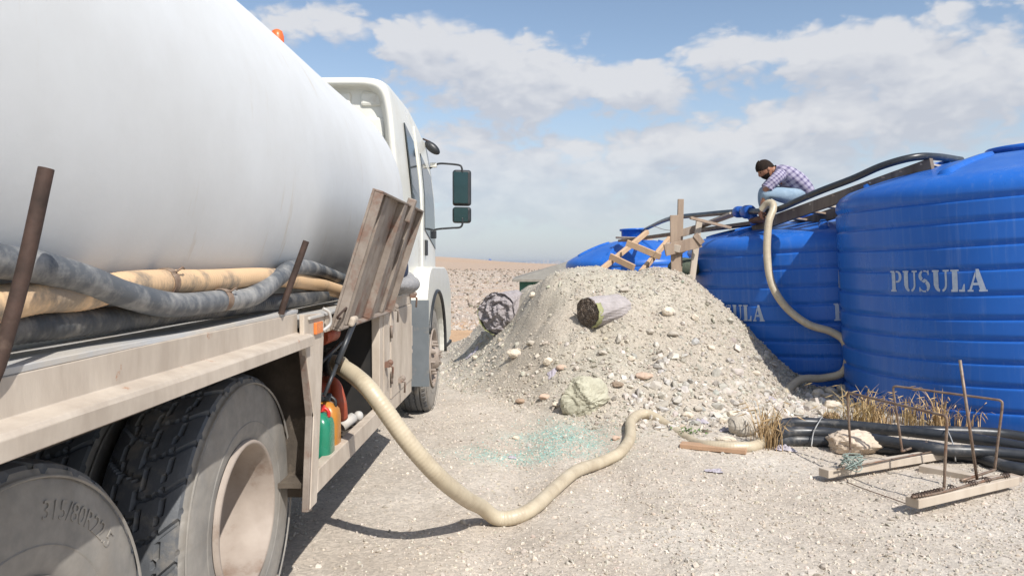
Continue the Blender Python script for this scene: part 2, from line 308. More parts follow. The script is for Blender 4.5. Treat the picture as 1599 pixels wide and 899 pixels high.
# ------------------------------------------------------------------ noise + terrain
_T = np.random.default_rng(3).random((256, 256))
def vnoise(x, y):
    x = np.asarray(x, float); y = np.asarray(y, float)
    xi = np.floor(x).astype(int); yi = np.floor(y).astype(int); fx = x - xi; fy = y - yi
    fx = fx * fx * (3 - 2 * fx); fy = fy * fy * (3 - 2 * fy)
    g = lambda a, b: _T[a % 256, b % 256]
    return (g(xi, yi) * (1 - fx) + g(xi + 1, yi) * fx) * (1 - fy) + (g(xi, yi + 1) * (1 - fx) + g(xi + 1, yi + 1) * fx) * fy
def fbm(x, y, o=4, g=0.5):
    s = 0; a = 1; t = 0
    for i in range(o): s = s + a * (vnoise(x * 2 ** i + 17.3 * i, y * 2 ** i + 9.1 * i) - 0.5); t += a; a *= g
    return s / t * 2
CX = np.array([-2.6, -1.51, -1.12, -.755, -.44, -.07, .16, .4, 1.03, 1.65, 1.81, 1.95, 2.12, 2.51, 2.9, 3.3, 3.7, 4.5])
CZ = np.array([0., .04, .22, .50, .75, 1.11, 1.25, 1.36, 1.40, 1.38, 1.34, 1.28, 1.10, .78, .49, .28, .13, 0.])
YX = np.array([-2.6, -1.51, -1.12, -.755, -.44, -.07, .16, 9]); YY = np.array([13.5, 12.5, 11.8, 11., 10.3, 9.5, 9.0, 9.0])
TX = np.array([-2.6, -1.51, -1.12, -.755, -.44, -.07, .4, 1.03, 1.65, 2.12, 2.51, 2.9, 3.3, 3.7, 9]); TY = np.array([11.6, 10.2, 9.3, 8.5, 7.9, 7.35, 6.8, 6.65, 6.75, 7.05, 7.55, 8.05, 8.45, 8.7, 8.9])
_xs = np.arange(-4, 10, .05); _ker = np.exp(-np.linspace(-2, 2, 19) ** 2); _ker /= _ker.sum()
def _sm(a, b): return np.convolve(np.pad(np.interp(_xs, a, b), 9, mode='edge'), _ker, 'valid')
_CR, _YC, _TO = _sm(CX, CZ), _sm(YX, YY), _sm(TX, TY)
def mound_uv(X, Y):
    cr = np.interp(X, _xs, _CR); yc = np.interp(X, _xs, _YC); to = np.interp(X, _xs, _TO)
    wf = np.maximum(yc - to, .25); wb = cr * 1.7 + .1; d = Y - yc
    s = np.where(d < 0, -d / wf, np.maximum(0, d - .45) / wb); s = np.sqrt(s * s + .012) - .11 * np.exp(-s * 3)
    return cr, s
def height(X, Y):
    X = np.asarray(X, float); Y = np.asarray(Y, float)
    cr, s = mound_uv(X, Y); p = np.clip(1 - s, 0, 1)
    m = cr * (p ** 1.12) + cr * .035 * np.exp(-((s - 1.0) / .30) ** 2)
    near = np.clip((60 - Y) / 40, 0, 1)
    on = np.clip(m * 3, 0, 1)
    z = m + on * (fbm(X * 1.7, Y * 1.7, 4) * .10 + fbm(X * 7 + 3, Y * 7, 3) * .035)
    z = z + (1 - on) * fbm(X * .6 + 5, Y * .6, 3) * .035 + fbm(X * 5, Y * 5, 3) * .010 * near + fbm(X * 22, Y * 22, 2) * .005 * np.clip((14 - Y) / 4, 0, 1)
    # wheel ruts towards the truck
    z = z - .035 * (np.exp(-((X + .35 - .05 * Y) / .16) ** 2) + np.exp(-((X - .75 + .04 * Y) / .16) ** 2)) * np.clip((9 - Y) / 3, 0, 1)
    # far land: low hill on the left, slow fall to the plain, hollow round the green hut
    z = z + 5.2 * np.exp(-((X + 62) / 52) ** 2 - ((Y - 420) / 150) ** 2) * (Y > 30)
    z = z - np.clip(Y - 500, 0, 1e9) * .0042 + fbm(X / 60, Y / 60, 3) * .55 * np.clip((Y - 60) / 200, 0, 1)
    z = z - 1.9 * np.exp(-((X - 2.3) / 3.0) ** 4 - ((Y - 34) / 6.) ** 4)
    z = z + 14 * np.exp(-((Y - 5200) / 900.) ** 2) + 20 * np.exp(-((Y - 9000) / 1500.) ** 2) * (1 + fbm(X / 1500, Y * 0 + 3.3, 3))
    return z
def hz_(x, y): return float(height(x, y))
def hit(px, py):
    d = ray(px, py); t = 0.5; last = t
    while t < 400:
        if H + d.z * t < hz_(d.x * t, d.y * t):
            a, b = last, t
            for _ in range(14):
                m = (a + b) / 2
                if H + d.z * m < hz_(d.x * m, d.y * m): b = m
                else: a = m
            return Vector((d.x * b, d.y * b, hz_(d.x * b, d.y * b)))
        last = t; t += 0.03 + t * 0.004
    return Vector((d.x * t, d.y * t, 0))

def axis_coords(fine0, fine1, step, lo, hi, growth=1.14):
    a = list(np.arange(fine0, fine1, step)); s = step; x = a[-1]
    while x < hi: s *= growth; x += s; a.append(x)
    s = step; x = fine0; pre = []
    while x > lo: s *= growth; x -= s; pre.append(x)
    return np.array(pre[::-1] + a)
gx = axis_coords(-1.6, 5.2, .026, -9000, 9000, 1.10); gy = axis_coords(2.6, 11.6, .026, -300, 10500, 1.045)
GX, GY = np.meshgrid(gx, gy)
GZ = height(GX, GY)
nx, ny = len(gx), len(gy)
def grid_mesh(name, X, Y, Z, colr):
    ny, nx = X.shape; V = np.stack([X, Y, Z], -1).reshape(-1, 3).astype(np.float32)
    i = (np.arange(ny - 1)[:, None] * nx + np.arange(nx - 1)[None, :]).ravel()
    Fq = np.stack([i, i + 1, i + nx + 1, i + nx], 1).astype(np.int32)
    me = bpy.data.meshes.new(name); me.vertices.add(len(V)); me.vertices.foreach_set('co', V.ravel())
    me.loops.add(Fq.size); me.loops.foreach_set('vertex_index', Fq.ravel()); me.polygons.add(len(Fq))
    me.polygons.foreach_set('loop_start', np.arange(0, Fq.size, 4, dtype=np.int32)); me.polygons.foreach_set('loop_total', np.full(len(Fq), 4, dtype=np.int32))
    me.update(calc_edges=True); me.polygons.foreach_set('use_smooth', [True] * len(Fq))
    ca = me.color_attributes.new('Col', 'FLOAT_COLOR', 'POINT'); c4 = np.ones((len(V), 4), np.float32); c4[:, :3] = colr.reshape(-1, 3); ca.data.foreach_set('color', c4.ravel())
    return me
def mixc(a, b, t): return a * (1 - t[..., None]) + np.array(b) * t[..., None]
def ground_colour(X, Y):
    cr, s_ = mound_uv(X, Y); on = np.clip(1.25 - s_, 0, 1) * np.clip(cr * 4, 0, 1)
    c = np.zeros(X.shape + (3,)) + np.array((.535, .475, .40))
    n = fbm(X * 1.1, Y * 1.1, 4); n2 = fbm(X * .35 + 40, Y * .35, 3)
    c = mixc(c, (.585, .53, .455), np.clip(n * 2.2, 0, 1)); c = mixc(c, (.51, .44, .36), np.clip(-n * 1.4, 0, 1) * .8)
    c = mixc(c, (.44, .392, .322), np.clip(on * 1.8, 0, 1) * .85)
    c = mixc(c, (.43, .42, .335), np.clip(on * 1.5 * np.clip(n * 1.5 + .3, 0, 1), 0, 1) * .4)
    f = np.clip((Y - 12.3) / .8, 0, 1)                                              # bare orange soil, then stubble field
    c = mixc(c, (.55, .36, .21), f)
    f2 = np.clip((Y - 17) / 3, 0, 1); fld = np.array((.48, .40, .33))
    c = mixc(c, fld, f2 * np.clip(.85 + n2 * .6, 0, 1))
    bands = np.clip(fbm(X / 160 + 2, Y / 45 + 7, 3) * 3, 0, 1)
    c = mixc(c, (.53, .36, .22), np.clip((Y - 70) / 40, 0, 1) * bands)
    c = mixc(c, (.53, .47, .39), np.clip((Y - 330) / 60, 0, 1) * np.clip(-X / 30 - 1, 0, 1) * .8)
    c = mixc(c, (.46, .33, .23), np.clip((Y - 100) / 40, 0, 1) * .75)
    # turquoise grit spilt in front of the boulder
    d = ((X - .28) / .55) ** 2 + ((Y - 6.15) / .55) ** 2; tq = np.exp(-d * 1.2) * np.clip(.55 + fbm(X * 6, Y * 6, 3) * 1.6, 0, 1)
    c = mixc(c, (.27, .45, .40), np.clip(tq * .5, 0, 1))
    d = ((X + .1) / .5) ** 2 + ((Y - 5.7) / .25) ** 2; tq = np.exp(-d * 1.2) * np.clip(.3 + fbm(X * 6, Y * 6, 3) * 1.8, 0, 1)
    c = mixc(c, (.28, .47, .42), np.clip(tq * .45, 0, 1))
    return c
ground_m = mat('dusty_ground', (1.0, 1.0, 1.0), (0.84, 0.82, 0.80), scale=1.6, rough=0.95, attr=True, bump=0.9, bscale=45, bdist=0.012, detail=12)
gt = ground_m.node_tree; gb = gt.nodes['Principled BSDF']
co = gt.nodes.new('ShaderNodeTexCoord'); vo = gt.nodes.new('ShaderNodeTexVoronoi'); vo.inputs['Scale'].default_value = 60; gt.links.new(co.outputs['Object'], vo.inputs['Vector'])
vr = gt.nodes.new('ShaderNodeMapRange'); sx = gt.nodes.new('ShaderNodeSeparateColor'); gt.links.new(vo.outputs['Color'], sx.inputs[0]); gt.links.new(sx.outputs[0], vr.inputs[0]); vr.inputs[3].default_value = .80; vr.inputs[4].default_value = 1.14
vm = gt.nodes.new('ShaderNodeMixRGB'); vm.blend_type = 'MULTIPLY'; vm.inputs[0].default_value = 1; gt.links.new(gb.inputs['Base Color'].links[0].from_socket, vm.inputs[1]); gt.links.new(vr.outputs[0], vm.inputs[2]); gt.links.new(vm.outputs[0], gb.inputs['Base Color'])
me = grid_mesh('ground', GX, GY, GZ, ground_colour(GX, GY)); me.materials.append(ground_m)
ground = bpy.data.objects.new('ground', me); COL.objects.link(ground); ground['kind'] = 'structure'

# ------------------------------------------------------------------ loose stones as ground cover
t_ = (1 + 5 ** .5) / 2
ICO = np.array([(-1, t_, 0), (1, t_, 0), (-1, -t_, 0), (1, -t_, 0), (0, -1, t_), (0, 1, t_), (0, -1, -t_), (0, 1, -t_), (t_, 0, -1), (t_, 0, 1), (-t_, 0, -1), (-t_, 0, 1)]) / math.sqrt(1 + t_ * t_)
ICF = np.array([(0, 11, 5), (0, 5, 1), (0, 1, 7), (0, 7, 10), (0, 10, 11), (1, 5, 9), (5, 11, 4), (11, 10, 2), (10, 7, 6), (7, 1, 8), (3, 9, 4), (3, 4, 2), (3, 2, 6), (3, 6, 8), (3, 8, 9), (4, 9, 5), (2, 4, 11), (6, 2, 10), (8, 6, 7), (9, 8, 1)])
def scatter(name, P, size, colr, m, flat=.6, label=None, cat=None, jag=.34):
    n = len(P); V = ICO[None] * (1 + RNG.uniform(-jag, jag, (n, 12, 1))) * RNG.uniform(.6, 1.25, (n, 1, 3)); V[:, :, 2] *= flat
    q = RNG.normal(size=(n, 4)); q[:, 1:3] *= .45; q /= np.linalg.norm(q, axis=1)[:, None]; w, x, y, z = q.T
    Rm = np.stack([1 - 2 * (y * y + z * z), 2 * (x * y - z * w), 2 * (x * z + y * w), 2 * (x * y + z * w), 1 - 2 * (x * x + z * z), 2 * (y * z - x * w), 2 * (x * z - y * w), 2 * (y * z + x * w), 1 - 2 * (x * x + y * y)], 1).reshape(n, 3, 3)
    V = np.einsum('nij,nkj->nki', Rm, V * size[:, None, None]) + P[:, None, :]
    Fa = (ICF[None] + (np.arange(n) * 12)[:, None, None]).reshape(-1, 3).astype(np.int32)
    me = bpy.data.meshes.new(name); me.vertices.add(n * 12); me.vertices.foreach_set('co', V.astype(np.float32).ravel())
    me.loops.add(Fa.size); me.loops.foreach_set('vertex_index', Fa.ravel()); me.polygons.add(len(Fa))
    me.polygons.foreach_set('loop_start', np.arange(0, Fa.size, 3, dtype=np.int32)); me.polygons.foreach_set('loop_total', np.full(len(Fa), 3, dtype=np.int32)); me.update(calc_edges=True); me.polygons.foreach_set('use_smooth', [False] * len(Fa))
    ca = me.color_attributes.new('Col', 'FLOAT_COLOR', 'POINT'); c4 = np.ones((n, 12, 4), np.float32); c4[:, :, :3] = colr[:, None, :]; ca.data.foreach_set('color', c4.ravel())
    me.materials.append(m); o = bpy.data.objects.new(name, me); COL.objects.link(o)
    o['kind'] = 'stuff'; tag(o, label, cat); return o
def stone_colours(n, base, var=.14, warm=.05):
    k = np.clip(1 + RNG.normal(0, var, (n, 1)), .5, 1.35); c = np.array(base)[None] * k; c[:, 0] *= 1 + RNG.normal(0, warm, n); c[:, 2] *= 1 - RNG.normal(0, warm, n); return np.clip(c, .02, .82)
def onground(X, Y, size): return np.stack([X, Y, height(X, Y) + size * .12], 1)
# road gravel
n = 85000; Y = 2.3 + 8.0 * RNG.random(n) ** 1.25; X = -2.4 + RNG.random(n) * (2.2 + 1.25 * Y); sz = np.clip(RNG.lognormal(math.log(.0056), .45, n), .0028, .022)
keep = (fbm(X * .9 + 9, Y * .9, 3) + .35 + RNG.random(n) * .8 > .45); X, Y, sz = X[keep], Y[keep], sz[keep]
scatter('gravel', onground(X, Y, sz), sz, stone_colours(len(X), (.55, .49, .415), .14, .03), stone_m, label='small pale pebbles spread over the dusty track', cat='gravel')
# rubble on the mound
n = 30000; X = RNG.uniform(-1.6, 4.3, n); yc = np.interp(X, YX, YY); cr = np.interp(X, CX, CZ); to = np.interp(X, _xs, _TO); Y = yc + np.where(RNG.random(n) < .8, -RNG.random(n) * 1.15 * (yc - to), RNG.random(n) * 1.3 * cr)
sz = np.clip(RNG.lognormal(math.log(.0085), .55, n), .003, .040)
dens = fbm(X * 1.3 + 4, Y * 1.3 + 8, 3) + .25 * (X > 1.0) + .35 * (X > 2.4); keep = dens * 1.4 + RNG.random(n) * 1.1 > .5; X, Y, sz = X[keep], Y[keep], sz[keep]
scatter('rubble', onground(X, Y, sz), sz, stone_colours(len(X), (.48, .435, .365), .13, .035), stone_m, label='broken grey and cream rubble covering the earth mound', cat='rubble')
# coarser stones at the foot of the mound and between the tanks
n = 1500; X = RNG.uniform(.9, 4.6, n); Y = 7.2 + RNG.normal(0, .45, n) + (X - 2.2) * .32; sz = np.clip(RNG.lognormal(math.log(.024), .5, n), .008, .075)
scatter('loose_stones', onground(X, Y, sz), sz, stone_colours(n, (.54, .50, .44), .15, .03), stone_m, label='coarse pale stones heaped at the foot of the mound by the tanks', cat='stones')
# field clods
n = 26000; Y = 16 + 110 * RNG.random(n) ** 1.7; X = -.30 * Y + RNG.random(n) * .42 * Y; sz = np.clip(RNG.lognormal(math.log(.017), .5, n), .008, .07) * (1 + Y / 60)
scatter('field_clods', onground(X, Y, sz), sz, stone_colours(n, (.48, .42, .36), .14, .03), stone_m, label='clods and stones covering the bare field beyond the mound', cat='clods')
n = 900; Y = 20 + 130 * RNG.random(n) ** 1.2; X = -.24 * Y + RNG.random(n) * .34 * Y; sz = RNG.uniform(.03, .085, n) * (1 + Y / 70)
scatter('field_scrub', onground(X, Y, sz), sz, stone_colours(n, (.23, .185, .14), .2), stone_m, flat=.7, label='dark dry scrub dotted over the distant field', cat='scrub')
# turquoise chips
n = 2600; X = np.concatenate([RNG.normal(.30, .22, 2000), RNG.normal(-.1, .22, 600)]); Y = np.concatenate([RNG.normal(6.15, .27, 2000), RNG.normal(5.65, .11, 600)]); sz = RNG.uniform(.003, .0075, n)
scatter('turquoise_grit', onground(X, Y, sz), sz, stone_colours(n, (.27, .49, .44), .2), stone_m, flat=.4, label='spilt turquoise grit on the track in front of the boulder', cat='grit')

# ------------------------------------------------------------------ single rocks
def rock(px, py, wpx, hpx, label, colr=(1.05, 1.02, .97), name='rock', flat=None, rough=.16, sink=.25, seed=0, group=None):
    p = hit(px, py); d = p.y; w = wpx * d / F / 2; h = hpx * d / F / 2
    rnd = np.random.default_rng(seed + 11); mb = MB(); seg, rings = (54, 34) if wpx > 50 else (24, 15)
    k = rnd.normal(size=(9, 3)); ph = rnd.random(9) * 6; vs = []; cut = [(rnd.normal(size=3)) for _ in range(9)]; cut = [c / np.linalg.norm(c) for c in cut]; cd = rnd.uniform(.62, .92, 9)
    for i in range(rings + 1):
        t = math.pi * i / rings
        for j in range(seg):
            a = 2 * math.pi * j / seg; u = np.array((math.sin(t) * math.cos(a), math.sin(t) * math.sin(a), math.cos(t)))
            r = 1.0
            for c, dd in zip(cut, cd):
                dp = float(u @ c)
                if dp > 1e-3: r = min(r, dd / dp)
            r = max(r, .45) * (1 + rough * .5 * sum(math.sin(float(u @ k[q]) * 3.2 + ph[q]) for q in range(9)) / 5)
            if wpx > 50: r *= 1 + (.16 if name == 'boulder' else .10) * float(fbm(u[0] * 3.1 + u[2] * 2 + seed, u[1] * 3.1 - u[2] * 2.4, 4)) + .10 * float(fbm(u[0] * 9 + 3, u[2] * 9 + u[1] * 5, 3))
            else: r *= 1 + .08 * float(fbm(u[0] * 3.1 + u[2] * 2 + seed * 3.3, u[1] * 3.1 - u[2] * 2.4, 3))
            vs.append(p + Vector((u[0] * r * w * 1.15, u[1] * r * w * .95, u[2] * r * h * 1.15 + h * (1 - sink * 1.2))))
    mb.add(vs, [((i + 1) * seg + j, (i + 1) * seg + (j + 1) % seg, i * seg + (j + 1) % seg, i * seg + j) for i in range(rings) for j in range(seg)], False)
    o = obj(name, mb, rock_m, label=label, cat='rock', group=group)
    ca = o.data.color_attributes.new('Col', 'FLOAT_COLOR', 'POINT'); nv = len(o.data.vertices); ca.data.foreach_set('color', np.tile(np.array((*colr, 1), np.float32), nv))
    return o
PINK = (1.12, .92, .82); WHT = (1.32, 1.28, 1.2); DRK = (.62, .52, .44); GRN = (.92, .98, .88); GRY = (.95, .95, .93)
rocks = [
 (914, 640, 66, 54, 'big crumbly grey green boulder at the front foot of the mound', GRN), (1334, 705, 76, 34, 'large white rock holding down the black pipes beside the timber frame', (1.22, 1.12, 1.02)),
 (1159, 678, 42, 36, 'large rounded pale stone left of the dry grass tuft', GRY), (831, 463, 13, 8, 'small white stone above the right side of the left felt roll', WHT),
 (856, 568, 14, 12, 'white stone in the middle of the mound above the boulder', WHT), (877, 576, 15, 8, 'flat pinkish stone just right of the white stone above the boulder', PINK),
 (1006, 590, 24, 11, 'wide flat pink stone on the lower right part of the mound', PINK), (986, 562, 11, 9, 'small cream stone above the wide flat pink one', WHT),
 (803, 557, 24, 14, 'jagged white stone on the left slope of the mound', WHT), (1043, 490, 20, 13, 'white angular stone high on the right side of the mound', WHT),
 (1085, 499, 12, 10, 'small white stone near the tank edge high on the mound', WHT), (1052, 524, 16, 9, 'tilted grey stone below the white angular one', GRY),
 (941, 553, 13, 9, 'small beige stone under the right felt roll', GRY), (849, 622, 17, 9, 'pinkish stone left of the big boulder', PINK),
 (813, 628, 17, 8, 'brown stone farthest left at the foot of the mound', (.85, .68, .56)), (964, 602, 21, 7, 'dark brown flat slab right of the big boulder', DRK),
 (805, 685, 13, 6, 'flat cream stone lying alone on the track left of the turquoise grit', WHT), (869, 634, 14, 8, 'cream stone touching the left foot of the boulder', WHT),
 (887, 640, 14, 9, 'cream stone directly in front of the boulder', WHT), (962, 686, 13, 7, 'pinkish stone beside the lying end of the pale hose', PINK),
 (829, 538, 15, 8, 'grey shard on the mound below the left felt roll', GRY), (1074, 652, 17, 12, 'cream stone above the brown plank end', WHT),
 (1144, 651, 16, 13, 'angular cream stone above the large rounded pale one', WHT), (1129, 660, 13, 11, 'small cream stone between two bigger ones behind the brown plank', WHT),
 (1133, 690, 28, 11, 'long white stone just behind the brown plank', WHT), (1276, 619, 19, 15, 'cream stone left in the heap below the gap between the tanks', WHT),
 (1320, 614, 24, 19, 'rounded stone against the foot of the big blue tank', GRY), (1297, 616, 19, 14, 'middle stone of the heap below the gap between the tanks', GRY),
 (1299, 637, 26, 14, 'long pale stone in front of the heap by the big tank', WHT), (1268, 638, 24, 15, 'pale stone in front left of the heap by the big tank', GRY),
 (1299, 652, 24, 11, 'brown stone just behind the left end of the pipes', (.85, .66, .5)), (1090, 640, 14, 8, 'thin grey stone near the start of the coarse stones', GRY),
 (1015, 520, 14, 8, 'grey stone in the middle of the right slope', GRY), (1110, 545, 13, 8, 'cream stone on the steep right slope of the mound', WHT), (975, 455, 14, 8, 'flat stone near the crest right of the right felt roll', GRY),
 (1180, 585, 12, 8, 'small cream stone low on the right slope', WHT), (742, 560, 12, 6, 'small white stone at the far left toe of the mound', WHT),
]
for i, (px, py, w, h_, lab, c) in enumerate(rocks):
    rock(px, py, w, h_, lab, c, 'boulder' if i == 0 else 'rock', seed=i * 7, sink=.2 if h_ > 20 else .3, rough=.4 if i == 0 else .16)

# rags of plastic
def rag(px, py, wpx, label, seed, m=None, tall=.5):
    p = hit(px, py); w = wpx * p.y / F / 2; r = np.random.default_rng(seed); mb = MB(); k = 12; vs = []
    for i in range(k):
        for j in range(k):
            u, v = i / (k - 1) * 2 - 1, j / (k - 1) * 2 - 1; s_ = 1 + .25 * math.sin(3 * math.atan2(v, u) + seed)
            x, y = u * w * s_, v * w * .8 * s_
            vs.append((p.x + x, p.y + y, hz_(p.x + x, p.y + y) + .006 + w * tall * abs(math.sin(u * 4 + seed) * math.cos(v * 5 + seed * 2)) * (1 - max(abs(u), abs(v)) ** 3) + r.random() * w * .08))
    mb.add(vs, [(i * k + j, (i + 1) * k + j, (i + 1) * k + j + 1, i * k + j + 1) for i in range(k - 1) for j in range(k - 1)], False)
    o = obj('plastic_rag', mb, m or rag_m, label=label, cat='rag'); s = o.modifiers.new('thick', 'SOLIDIFY'); s.thickness = .002; return o
rag(1206, 625, 17, 'crumpled purple grey plastic rag on the slope above the grass tuft', 1)
rag(1092, 660, 24, 'flattened purple grey rag above the brown plank', 2)
rag(1134, 672, 18, 'purple grey rag tucked beside the large rounded stone', 3)
rag(1225, 702, 26, 'grey rag lying at the left end of the black pipes', 4)
rag(1115, 736, 24, 'thin faded rag flat on the gravel below the brown plank', 5, tall=.15)
rag(738, 552, 22, 'purple grey scrap on the left toe of the mound', 6, tall=.25)
rag(862, 583, 14, 'purple grey scrap under the pinkish stone on the mound', 7)
rag(800, 715, 11, 'small dark purple scrap alone on the track', 8)
green_m = mat('small_green_weed', (0.10, 0.17, 0.05), (0.16, 0.22, 0.08), scale=9, rough=.8)
# ================================================================== TANKER TRUCK
XC = -2.2                                  # centre line of the truck
truck = thing('tanker_truck', (XC, 3.5, 0), 'white tanker truck with open side locker and hoses racked along its side', 'truck')
TS = dict(parent=truck)
# --- tank vessel
ta, tb, tn, tz = 1.24, 1.0, 2.2, 1.885
def sring(k, a, b, zc, n, Y, seg):
    th = 2 * math.pi * k / seg; c, s = math.cos(th), math.sin(th)
    return (XC + a * math.copysign(abs(c) ** (2 / n), c), Y, zc + b * math.copysign(abs(s) ** (2 / n), s))
mb = MB(); seg = 128; st = []
for i in range(9): 
    t = i / 8 * math.pi / 2; st.append((-1.6 - .30 * math.cos(t), math.sin(t) ** .5 if t > 0 else .02))
for y in np.linspace(-1.2, 5.52, 34): st.append((y, 1.0))
for i in range(1, 15):
    t = i / 14 * math.pi / 2; st.append((5.52 + .38 * math.sin(t), max(.02, math.cos(t) ** .62)))
vs = []
for y, k in st:
    wob = .004 * math.sin(y * 2.3)
    for j in range(seg): vs.append(sring(j, (ta + wob) * k, (tb + wob) * k, tz, tn, y, seg))
fs = [(i * seg + j, i * seg + (j + 1) % seg, (i + 1) * seg + (j + 1) % seg, (i + 1) * seg + j) for i in range(len(st) - 1) for j in range(seg)]
fs += [tuple(range(seg)), tuple(range((len(st) - 1) * seg, len(st) * seg))]
mb.add(vs, fs, True)
gradz(tank_white, .36, .92, (.40, .36, .31), .9, 9.0)
vessel = obj('tank_vessel', mb, tank_white, **TS, label='white painted steel vessel, dusty and streaked along its lower edge')
# manhole and walkway on top (above the picture)
mb = MB().lathe([(.0, 2.93), (.26, 2.93), (.27, 2.90), (.27, 2.70)], 32, 'z', (XC, 2.0, 0)); obj('manhole', mb, tank_white, **TS)
# --- side deck, rail and lip
def rail_section(sec, y0, y1, name, m, wav=0.0, k=40, **kw):
    mb = MB(); n = len(sec); vs = []
    for i in range(k + 1):
        y = y0 + (y1 - y0) * i / k
        for j, (x, z) in enumerate(sec):
            w = wav * (math.sin(y * 7.3 + j) * .5 + math.sin(y * 3.1 + 2 + j * .7)) 
            vs.append((x + w, y, z + w * .6))
    mb.add(vs, [(i * n + j, i * n + (j + 1) % n, (i + 1) * n + (j + 1) % n, (i + 1) * n + j) for i in range(k) for j in range(n)] + [tuple(range(n)), tuple(range(k * n, k * n + n))])
    return obj(name, mb, m, **TS, **kw)
rail_section([(-1.25, 1.262), (-.962, 1.262), (-.962, 1.276), (-1.25, 1.268)], -1.6, 3.02, 'deck_plate', deck_steel, .0025, bevel=.003)
rail_section([(-.968, 1.262), (-.958, 1.262), (-.958, 1.185), (-.906, 1.176), (-.898, 1.166), (-.898, 1.128), (-.906, 1.128), (-.906, 1.160), (-.968, 1.170)], -1.6, 3.0, 'side_rail', rail_steel, .0032, bevel=.002)
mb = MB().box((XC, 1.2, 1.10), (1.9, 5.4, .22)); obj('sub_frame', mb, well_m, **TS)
for sx in (-.42, .42): obj('chassis_beam', MB().box((XC + sx, 3.2, .92), (.09, 9.6, .24)), dark_in, **TS)
obj('side_skirt', MB().box((XC - 1.24, .9, 1.2), (.05, 6.6, .16)), beige_steel, **TS, label='left hand rail of the truck')
# --- corner panel between wheel and locker (plane x=-.92)
PX = -.92
poly = [(2.96, 1.17), (2.96, 1.258), (3.26, 1.245), (3.115, .44), (3.02, .44), (3.085, .82)]
obj('corner_panel', MB().prism(poly, PX - .02, PX, 'x'), beige_steel, **TS, bevel=.003)
mb = MB(); mb.beam((PX - .018, 3.0, 1.15), (PX - .018, 3.095, .82), .055, .028, (1, 0, 0)); mb.beam((PX - .018, 3.095, .835), (PX - .018, 3.03, .43), .055, .028, (1, 0, 0))
obj('mudguard_flange', mb, lid_steel, **TS, bevel=.003)
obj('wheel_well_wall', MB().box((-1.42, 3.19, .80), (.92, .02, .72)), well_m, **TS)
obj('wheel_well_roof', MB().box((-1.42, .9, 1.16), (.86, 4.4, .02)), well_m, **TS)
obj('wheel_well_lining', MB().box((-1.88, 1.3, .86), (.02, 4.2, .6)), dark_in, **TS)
# marker lamp
obj('marker_lamp', MB().box((PX + .006, 3.14, 1.19), (.014, .10, .05)), mat('amber_lens', (.75, .22, .05), (.6, .16, .04), scale=20, rough=.3), **TS, bevel=.004)
# rack posts
for (a, b, c_) in (((1, 262), (72, 262), 1.30), ((440, 489), (478, 376), 2.81)):
    if c_ < 2: pts = [at(-16, 600, 1.27), at(2, 552, 1.28), at(38, 420, 1.30), at(72, 264, 1.32)]
    else: pts = [at(439, 490, 2.80), at(446, 466, 2.80), at(478, 377, 2.83)]
    mb = MB(); r = .0135 if c_ < 2 else .0125
    pts = catmull(pts, 5); mb.tube(pts, r, 12, caps=False); 
    mb.tube([pts[-1] - (pts[-1] - pts[-2]).normalized() * .03, pts[-1]], r * .62, 12, caps=True); 
    # rim of the open tube end
    top = pts[-1]; ax = (pts[-1] - pts[-2]).normalized(); mb.tube([top - ax * .001, top + ax * .0015], [r, r * .98], 12, caps=False)
    obj('rack_post', mb, rust, **TS)
# --- locker
YA, YB = 3.27, 5.63; ZB, ZT = .48, 1.235
obj('locker_sill', MB().prism([(3.124, .475), (3.142, .575), (5.63, .575), (5.63, .475)], PX - .05, PX, 'x'), beige_steel, **TS, bevel=.004)
obj('locker_header', MB().box((PX - .02, 4.45, 1.195), (.04, 2.36, .075)), beige_steel, **TS, bevel=.003)
obj('locker_top', MB().box((-1.16, 4.32, 1.240), (.50, 2.62, .012)), deck_steel, **TS, bevel=.002)
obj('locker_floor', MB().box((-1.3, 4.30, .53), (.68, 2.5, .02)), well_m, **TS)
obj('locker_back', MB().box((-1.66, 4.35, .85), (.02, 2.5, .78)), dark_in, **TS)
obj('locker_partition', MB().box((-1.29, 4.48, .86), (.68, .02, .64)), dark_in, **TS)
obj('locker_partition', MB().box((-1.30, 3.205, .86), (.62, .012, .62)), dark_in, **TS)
obj('door_post', MB().box((PX - .025, 4.50, .866), (.05, .10, .582)), beige_steel, **TS, bevel=.004)
d1 = obj('narrow_door', MB().box((PX - .008, 4.66, .866), (.022, .19, .578)), beige_steel, **TS, bevel=.004)
d2 = obj('locker_door', MB().box((PX - .006, 5.20, .866), (.026, .84, .578)), beige_steel, **TS, bevel=.005)
def latch(y, z, parent):
    mb = MB(); mb.box((PX + .018, y, z), (.03, .05, .035)); mb.tube([(PX + .03, y - .02, z), (PX + .05, y + .01, z - .02), (PX + .045, y + .01, z - .09)], .007, 8); mb.ball((PX + .035, y, z + .012), .02, 10, 6)
    obj('latch', mb, lid_steel, parent=parent)
for y, z, par in ((4.60, .83, d1), (5.05, .66, d2), (4.80, 1.17, d2), (5.58, 1.22, d2)): latch(y, z, par)
for z in (.72, 1.02): obj('hinge', MB().tube([(PX + .012, 4.765, z - .04), (PX + .012, 4.765, z + .04)], .009, 8), lid_steel, parent=d2)
obj('locker_end', MB().box((-1.29, 5.62, .86), (.72, .02, .75)), beige_steel, **TS, bevel=.003)
mb = MB()
for y in (5.70,): mb.box((PX - .02, y, .90), (.03, .05, .16)); mb.box((PX - .02, y, .78), (.03, .05, .03)); 
obj('side_bracket', mb, beige_steel, **TS, bevel=.004)
